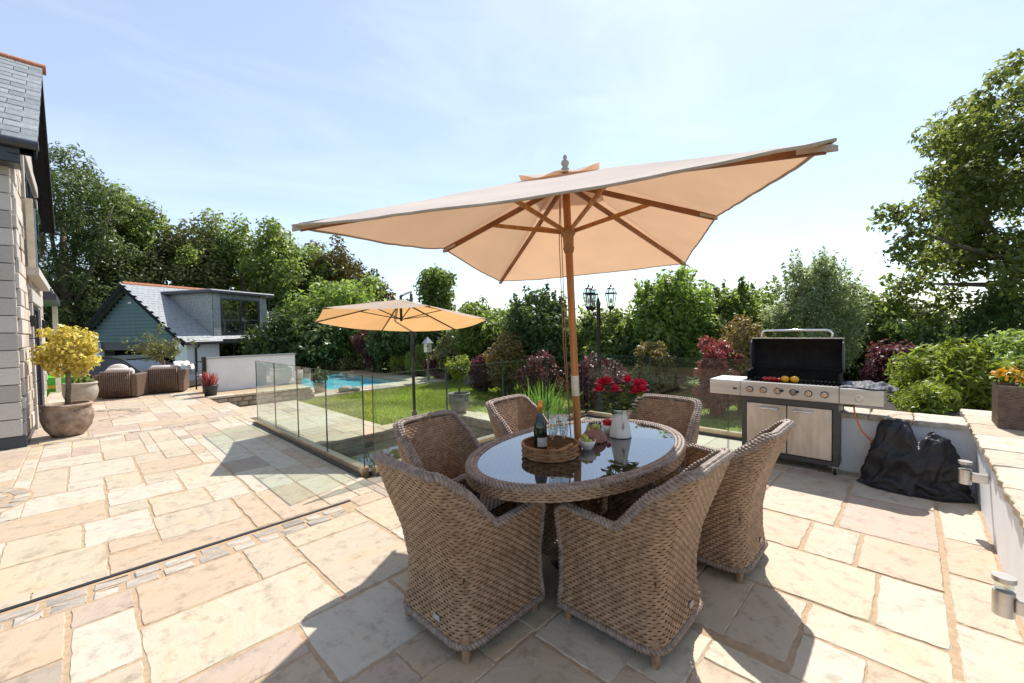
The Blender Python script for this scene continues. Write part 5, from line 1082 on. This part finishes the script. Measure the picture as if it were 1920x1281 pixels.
# door and upper window with glass balcony
def window(parent, y0, y1, z0, z1, n, frame='anthracite', name='window'):
    m = MB(); xf = HX - .025
    m.box(xf, xf + .05, y0, y1, z1 - .06, z1); m.box(xf, xf + .05, y0, y1, z0, z0 + .08)
    for k in range(n + 1): y = y0 + (y1 - y0 - .06) * k / n; m.box(xf + .001, xf + .051, y, y + .06, z0 + .08, z1 - .06)
    o = m.build(name, M[frame], parent)
    for k in range(n): a = y0 + (y1 - y0 - .06) * k / n + .06; b = y0 + (y1 - y0 - .06) * (k + 1) / n; g_ = MB(); g_.box(xf + .018, xf + .03, a, b, z0 + .08, z1 - .06); g_.build('pane', M['carglass'], o)
window(hs, 10.5, 12.4, .02, 2.08, 2, name='patio_door'); window(hs, 10.15, 12.95, 2.62, 4.38, 3)
bal = MB(); bal.box(HX + .03, HX + .17, 9.85, 13.25, 2.48, 2.60); bl_ = bal.build('balcony', M['granite'], hs)
m = MB(); m.box(HX + .145, HX + .16, 9.9, 13.2, 2.62, 3.62); m.build('balcony_glass', M['windowglass'], bl_); m = MB(); m.box(HX + .06, HX + .14, 9.86, 9.90, 2.60, 3.66); m.box(HX + .06, HX + .14, 13.2, 13.24, 2.60, 3.66); m.build('balcony_post', M['cream'], bl_)
for y in (10.2, 12.75): m = MB(); m.box(HX + .03, HX + .1, y - .03, y + .03, 1.68, 1.86, .01); m.build('outside_lamp', M['black'], hs)
# roof
vx = -.32; ang = math.atan2(RZ - EZ - .07, RY - 8.5)
m = MB()
for sgn in (1, -1):
    ye = RY - sgn * (RY - 8.48); m.add([(-7, ye, EZ + .05), (vx, ye, EZ + .05), (vx, RY, RZ), (-7, RY, RZ), (-7, ye, EZ - .01), (vx, ye, EZ - .01), (vx, RY, RZ - .06), (-7, RY, RZ - .06)], [(0, 1, 2, 3), (7, 6, 5, 4), (0, 4, 5, 1), (1, 5, 6, 2)])
rf = m.build('roof', M['slate2'], hs)
sl = Vector((0, RY - 8.48, RZ - EZ - .05)); sn = sl.normalized(); nrm = Vector((0, -sn.z, sn.y)); nrow = 17; gl = sl.length / nrow
for i in range(nrow):
    x = vx + .012 - (.16 if i % 2 else 0); first = True
    if i % 2:
        o = MB().obox((0, 0, 0), (.077, 0, 0), sn * (gl * .62), nrm * .005).build('slate', M['slate'], rf, loc=Vector((vx + .012 - .078, 8.48, EZ + .05)) + sn * (gl * (i + .56)) + nrm * .015)
    while x > -3.3:
        w = .32; p = Vector((x - w / 2, 8.48, EZ + .05)) + sn * (gl * (i + .56)) + nrm * (.015 + random.uniform(0, .003)); MB().obox((0, 0, 0), (w / 2 - .004, 0, 0), sn * (gl * .62) - nrm * .004, nrm * .005).build('slate', M['slate'], rf, loc=p); x -= w
x = vx + .05
while x > -3.4: m = MB(); m.tube([(x, 0, 0), (x - .43, 0, 0)], .085, 10); m.build('ridge_tile', M['terracotta'], rf, 40, (0, RY, RZ - .02)); x -= .44
m = MB()
for sgn in (1, -1):
    a = Vector((0, RY - sgn * (RY - 8.46), EZ - .02)); b = Vector((0, RY, RZ - .02)); m.add([(vx - .03, a.y, a.z - .16), (vx - .002, a.y, a.z - .16), (vx - .002, b.y, b.z - .18), (vx - .03, b.y, b.z - .18), (vx - .03, a.y, a.z + .03), (vx - .002, a.y, a.z + .03), (vx - .002, b.y, b.z + .0), (vx - .03, b.y, b.z + .0)], [(0, 3, 2, 1), (0, 1, 5, 4), (1, 2, 6, 5), (2, 3, 7, 6), (3, 0, 4, 7)])
    m.add([(HX, a.y, a.z - .12), (vx - .03, a.y, a.z - .12), (vx - .03, b.y, b.z - .14), (HX, b.y, b.z - .14)], [(0, 1, 2, 3)])
m.build('barge_board', M['matt_black'], rf)
m = MB(); m.tube([(-7, 8.42, EZ - .0), (vx + .02, 8.42, EZ - .0)], .062, 12); m.box(-7, -.47, 8.47, 8.52, EZ - .24, EZ - .03); m.box(-7, -.47, 8.5, HY + .02, EZ - .25, EZ - .22); m.build('gutter', M['anthracite'], rf, 40)
m = MB(); m.add([(-2.2, 8.45, 2.42), (-.80, 8.45, 2.42), (-.80, 8.80, 2.75), (-2.2, 8.80, 2.75), (-2.2, 8.45, 2.36), (-.80, 8.45, 2.36), (-.80, 8.80, 2.36), (-2.2, 8.8, 2.36)], [(0, 1, 2, 3), (4, 7, 6, 5), (0, 4, 5, 1), (1, 5, 6, 2), (0, 3, 7, 4)]); m.build('porch_canopy', M['slate2'], hs)
m = MB(); m.box(-4, -.35, 14.05, 17, 2.35, 2.5); m.box(-4, -.42, 14.1, 16.9, 2.5, 2.62); o = m.build('rear_extension_roof', M['anthracite'], hs); m = MB(); m.box(-4, -.9, 14.05, 16.9, -.9, 2.348); m.build('rear_extension_wall', M['render'], hs); m = MB(); m.box(-.5, -.4, 16.7, 16.8, 0, 2.348); m.build('rear_post', M['cream'], hs)

# ------------------------------------------------------------------ annexe with garage and dormer
K = Vector((3.19, 22.64, 0)); sv = Vector((.89, .45, 0)).normalized(); gv = Vector((-sv.y, sv.x, 0))
an = thing('garage_annexe', 'white annexe with blue-grey boarded gable, slate roof and glazed dormer', 'house', (K.x, K.y, 0), math.atan2(sv.y, sv.x))
# local frame: x along the side wall, y along the gable (away to the left), ridge at y=3.45
GZ, E2, RZ2, LN, WD = -.95, 1.42, 3.88, 5.6, 6.9
m = MB(); m.box(0, LN, 0.0, .2, GZ, 1.0 - 2 * .0) if False else None
m.box(0, 1.45, 0, .22, GZ, E2 - .01); m.box(3.78, LN, 0, .22, GZ, E2 - .01); m.box(1.45, 3.78, 0, .22, 1.12, E2 - .012); m.box(0, .22, .22, .75, GZ, 1.2); m.box(0, .22, 5.75, WD, GZ, 1.2); m.box(0, LN, WD - .2, WD, GZ, E2 - .01); m.box(LN - .2, LN, .22, WD - .2, GZ, E2 - .01); m.build('wall', M['render'], an)
m = MB(); m.add([(.06, 0, 1.2), (.06, WD, 1.2), (.06, WD, E2), (.06, WD / 2, RZ2 - .1), (.06, 0, E2)], [(0, 4, 3, 2, 1)]); m.add([(LN - .05, 0, E2), (LN - .05, WD, E2), (LN - .05, WD / 2, RZ2 - .1)], [(0, 1, 2)]); gb = m.build('gable', M['matt_black'], an)  # black sheet behind the boards paints the shadow lines between them
z = 1.2; k = 0
while z < RZ2 - .2:
    h = .165; half = WD / 2 * (RZ2 - .12 - max(z + h, E2)) / (RZ2 - E2) if z + h > E2 else WD / 2; half = max(.05, half)
    MB().obox((0, 0, 0), (.012, 0, 0), (0, half, 0), (-.014, 0, h / 2 - .006)).build('board', M['clad'], gb, loc=(.035, WD / 2, z + h / 2)); z += h
m = MB(); m.box(-.0, .03, 3.4, 3.62, 2.98, 3.06, .01); m.build('gable_lamp', M['white'], an)
m = MB(); m.box(.5, 6.0, .25, .28, GZ, 1.25); m.box(.9, 5.9, 6.2, 6.24, GZ, 1.25); m.box(5.2, 5.25, .3, 6.2, GZ, 1.25); m.build('garage_interior', M['black'], an)
m = MB(); m.box(.1, .16, .75, 5.75, .85, 1.2); m.build('garage_door', M['anthracite'], an)
sl2 = Vector((0, WD / 2, RZ2 - E2)).normalized(); n2 = Vector((0, -sl2.z, sl2.y)); ov = .28
m = MB()
for sg in (1, -1):
    yy = lambda y: y if sg > 0 else WD - y
    e = Vector((0, -.25, E2 - .25 * sl2.z / sl2.y)); m.add([(-ov, yy(e.y), e.z), (LN + .25, yy(e.y), e.z), (LN + .25, WD / 2, RZ2), (-ov, WD / 2, RZ2), (-ov, yy(e.y), e.z - .07), (LN + .25, yy(e.y), e.z - .07), (LN + .25, WD / 2, RZ2 - .07), (-ov, WD / 2, RZ2 - .07)], [(0, 1, 2, 3), (7, 6, 5, 4), (0, 4, 5, 1), (1, 5, 6, 2), (3, 7, 4, 0)])
rf2 = m.build('roof', M['slate2'], an)
D0, D1, DZ = 1.2, 4.08, 3.42
m = MB(); Ls = math.hypot(WD / 2 + .25, (WD / 2 + .25) * sl2.z / sl2.y); nr_ = 22; gl = Ls / nr_
for i in range(nr_):
    x = -ov - (.11 if i % 2 else 0)
    while x < LN + .2:
        w = .22; p = Vector((x + w / 2, -.25, E2 - .25 * sl2.z / sl2.y)) + sl2 * (gl * (i + .55)) + n2 * (.016 + random.uniform(0, .004))
        if not (D0 - .05 < p.x < D1 + .05 and p.y > .02 and p.z < DZ): m.obox(p, (w / 2 - .004, 0, 0), sl2 * gl * .62 - n2 * .004, n2 * .006)
        x += w
tag(m.build('slates', M['slate'], rf2), kind='stuff')
x = -ov
while x < LN + .2: mm = MB(); mm.tube([(x, 0, 0), (x + .44, 0, 0)], .1, 8); mm.build('ridge_tile', M['terracotta'], rf2, 40, (0, WD / 2, RZ2 - .01)); x += .45
m = MB()
for sg in (1, -1):
    a = Vector((0, -.27, E2 - .27 * sl2.z / sl2.y)); yy = lambda y: y if sg > 0 else WD - y
    m.add([(-ov - .03, yy(a.y), a.z - .24), (-ov - .003, yy(a.y), a.z - .24), (-ov - .003, WD / 2, RZ2 - .26), (-ov - .03, WD / 2, RZ2 - .26), (-ov - .03, yy(a.y), a.z + .02), (-ov - .003, yy(a.y), a.z + .02), (-ov - .003, WD / 2, RZ2 + .02), (-ov - .03, WD / 2, RZ2 + .02)], [(0, 3, 2, 1), (4, 5, 6, 7), (0, 1, 5, 4), (1, 2, 6, 5), (2, 3, 7, 6), (3, 0, 4, 7)])
m.build('barge_board', M['matt_black'], rf2)
ez = E2 - .25 * sl2.z / sl2.y
m = MB(); m.box(-ov, D0 + .25, -.33, -.24, ez - .16, ez - .01, .02); m.box(D1 - .25, LN + .25, -.33, -.24, ez - .161, ez - .011, .02); m.box(D0 + .25, D1 - .25, -.34, -.02, ez - .14, ez + .05); m.build('eaves_beam', M['anthracite'], rf2)
m = MB(); m.tube([(.35, -.29, ez - .12), (.35, -.2, ez - .25), (.35, -.05, ez - .34), (.35, -.05, GZ)], .04, 10); m.build('downpipe', M['anthracite'], an, 40)
# dormer
dm = MB(); yb = (DZ - E2) * (WD / 2) / (RZ2 - E2)
dm.box(D0, D0 + .37, -.02, .10, E2 - .1, DZ); dm.box(D1 - .42, D1, -.02, .10, E2 - .1, DZ); dm.box(D0 + .37, D1 - .42, -.02, .10, 3.20, DZ)
dm.add([(D0, .10, E2), (D0, yb, DZ), (D0, .10, DZ)], [(0, 1, 2)]); dm.add([(D1, .10, E2), (D1, yb, DZ), (D1, .10, DZ)], [(0, 2, 1)]); dm = dm.build('dormer', M['slate2'], an)
m = MB()
z = E2 + .0; i = 0
while z < DZ - .05:
    y = -.02 - (.07 if i % 2 else 0); ymax = (z - E2) * (WD / 2) / (RZ2 - E2)
    ylim = max(.1, yb * (z + .08 - E2) / (DZ - E2))
    yy = .0
    while yy < ylim: m.obox((D0 - .008, yy + .09, z + .08), (.005, 0, -.003), (0, .086, 0), (0, 0, .088)); yy += .18
    for x0, x1 in ((D0, D0 + .36), (D1 - .40, D1)):
        x = x0 - (.06 if i % 2 else 0)
        while x < x1 - .03: a, b = max(x, x0), min(x + .13, x1); m.obox(((a + b) / 2, -.03, z + .08), ((b - a) / 2 - .004, 0, 0), (0, .005, -.003), (0, 0, .088)); x += .13
    z += .16; i += 1
tag(m.build('slates', M['slate'], dm), kind='stuff')
m = MB(); m.box(D0 - .25, D1 + .3, -.28, yb + .3, DZ + .002, DZ + .14, .02); m.build('dormer_roof', M['anthracite'], dm); m = MB(); m.box(D0 - .22, D1 + .27, -.25, yb + .27, DZ + .14, DZ + .17); m.build('roof_sheet', M['silver'], dm)
def aw(name, x0, x1, z0, z1, n, y=-.03):
    m = MB(); m.box(x0, x1, y, y + .07, z1 - .07, z1); m.box(x0, x1, y, y + .07, z0, z0 + .07)
    for k in range(n + 1): x = x0 + (x1 - x0 - .07) * k / n; m.box(x, x + .07, y - .001, y + .069, z0 + .07, z1 - .07)
    o = m.build(name, M['anthracite'], an)
    for k in range(n): a = x0 + (x1 - x0 - .07) * k / n + .07; b = x0 + (x1 - x0 - .07) * (k + 1) / n; g_ = MB(); g_.box(a, b, y + .03, y + .04, z0 + .07, z1 - .07); g_.build('pane', M['windowglass'], o)
    return o
aw('dormer_window', D0 + .37, D1 - .42, 1.52, 3.20, 2); aw('sliding_door', 1.45, 3.78, GZ + .02, 1.10, 3, .02)
m = MB(); m.box(1.4, 3.9, .9, .95, 1.5, 3.2) ; m.box(1.2, 4.1, 1.9, 1.95, GZ, 1.2); m.build('room_wall', M['dim'], an); m = MB(); m.box(2.9, 3.3, 1.86, 1.89, .45, .95); m.box(2.1, 2.4, 1.86, 1.89, .5, .9); m.build('picture', M['picture'], an)
m = MB(); m.box(1.66, 3.6, .03, .06, 2.16, 2.22); m.box(1.75, 1.83, .03, .06, 1.6, 2.16); m.box(2.8, 2.88, .03, .06, 1.6, 2.16); m.build('inner_rail', M['white'], an)
m = MB(); m.tube([(D1 + .12, -.2, DZ), (D1 + .12, -.1, DZ - .2), (D1 + .12, -.06, E2 - .1)], .03, 8); m.build('dormer_downpipe', M['anthracite'], an, True)
m = MB(); m.box(3.2, 4.2, .6, 1.2, DZ + .2, DZ + .23); m.build('rooflight', M['silver'], an)

# ------------------------------------------------------------------ cars
def car(lb, x, y, z, rz, paint, plate=False):
    t = thing('parked_car', lb, 'car', (x, y, z), rz, 'cars on the drive'); hw = .86
    lower = [(-2.05, .45), (-2.1, .62), (-2.08, .86), (-1.9, .93), (-1.2, .96), (.7, .96), (1.2, .92), (1.95, .74), (2.1, .55), (2.08, .35), (1.75, .24), (-1.8, .24), (-2.0, .32)]
    m = MB(); n = len(lower)
    for s_, q in ((-1, .90), (-1, 1), (1, 1), (1, .90)): pass
    secs = [(-hw, .93), (-hw + .07, 1.0), (hw - .07, 1.0), (hw, .93)]
    vs = [(px_ * (k if abs(px_) > 1.5 else 1), yy, .24 + (pz - .24) * k) for yy, k in secs for px_, pz in lower]; fs = [tuple(range(n)), tuple(range(4 * n - 1, 3 * n - 1, -1))]
    for a in range(3):
        for i in range(n): fs.append((a * n + i, a * n + n + i, a * n + n + (i + 1) % n, a * n + (i + 1) % n))
    m.add(vs, fs); b_ = m.build('body', paint, t, 35)
    gh = [(-1.85, .94), (-1.35, 1.30), (-.8, 1.42), (.0, 1.43), (.45, 1.34), (1.15, .93)]
    m = MB(); n = len(gh); vs = [(a, s_ * (.80 - .20 * (b - .93) / .5), b) for s_ in (-1, 1) for a, b in gh]; m.add(vs, [tuple(range(n)), tuple(range(2 * n - 1, n - 1, -1))] + [(i, n + i, n + i + 1, i + 1) for i in range(n - 1)]); m.build('windows', M['carglass'], t, 30)
    m = MB(); rf_ = [(-1.36, 1.302), (-.8, 1.424), (.0, 1.434), (.46, 1.342)]
    m.add([(a, s_ * (.655 - .05 * (b - 1.3) * 5), b + .012) for s_ in (-1, 1) for a, b in rf_], [(i, i + 1, 5 + i, 4 + i) for i in range(3)])
    for s_ in (-1, 1):
        for a, b in zip(gh, gh[1:]): m.beam((a[0], s_ * (.805 - .2 * (a[1] - .93) / .5), a[1]), (b[0], s_ * (.805 - .2 * (b[1] - .93) / .5), b[1]), .05, .05)
    m.build('roof', paint, t)
    for wx in (-1.3, 1.32):
        for s_ in (-1, 1): m = MB(); m.tube([(wx, s_ * (hw - .18), .32), (wx, s_ * (hw + .005), .32)], .32, 24); w_ = m.build('wheel', M['tyre'], t, 40); m = MB(); m.tube([(wx, s_ * (hw - .02), .32), (wx, s_ * (hw + .012), .32)], .21, 20); m.build('rim', M['silver'], w_, 40)
    for s_ in (-1, 1):
        m = MB(); m.box(-2.115, -2.06, s_ * .62 - .14, s_ * .62 + .14, .68, .82, .01); m.build('tail_light', M['redlens'], t); m = MB(); m.box(1.93, 2.07, s_ * .62 - .14, s_ * .62 + .14, .6, .70, .02); m.build('headlight', M['silver'], t)
    m = MB(); m.box(-2.135, -2.11, -.26, .26, .52, .63); m.build('number_plate', M['yellowplate'], t); return t
car('dark grey car parked in front of the garage behind the wicker seats', 1.10, 19.45, -.62, -.78, M['cargrey'])
car('bright green car with a yellow number plate beside the stone house', -.30, 21.4, -.62, PI / 2 - .1, M['cargreen'])
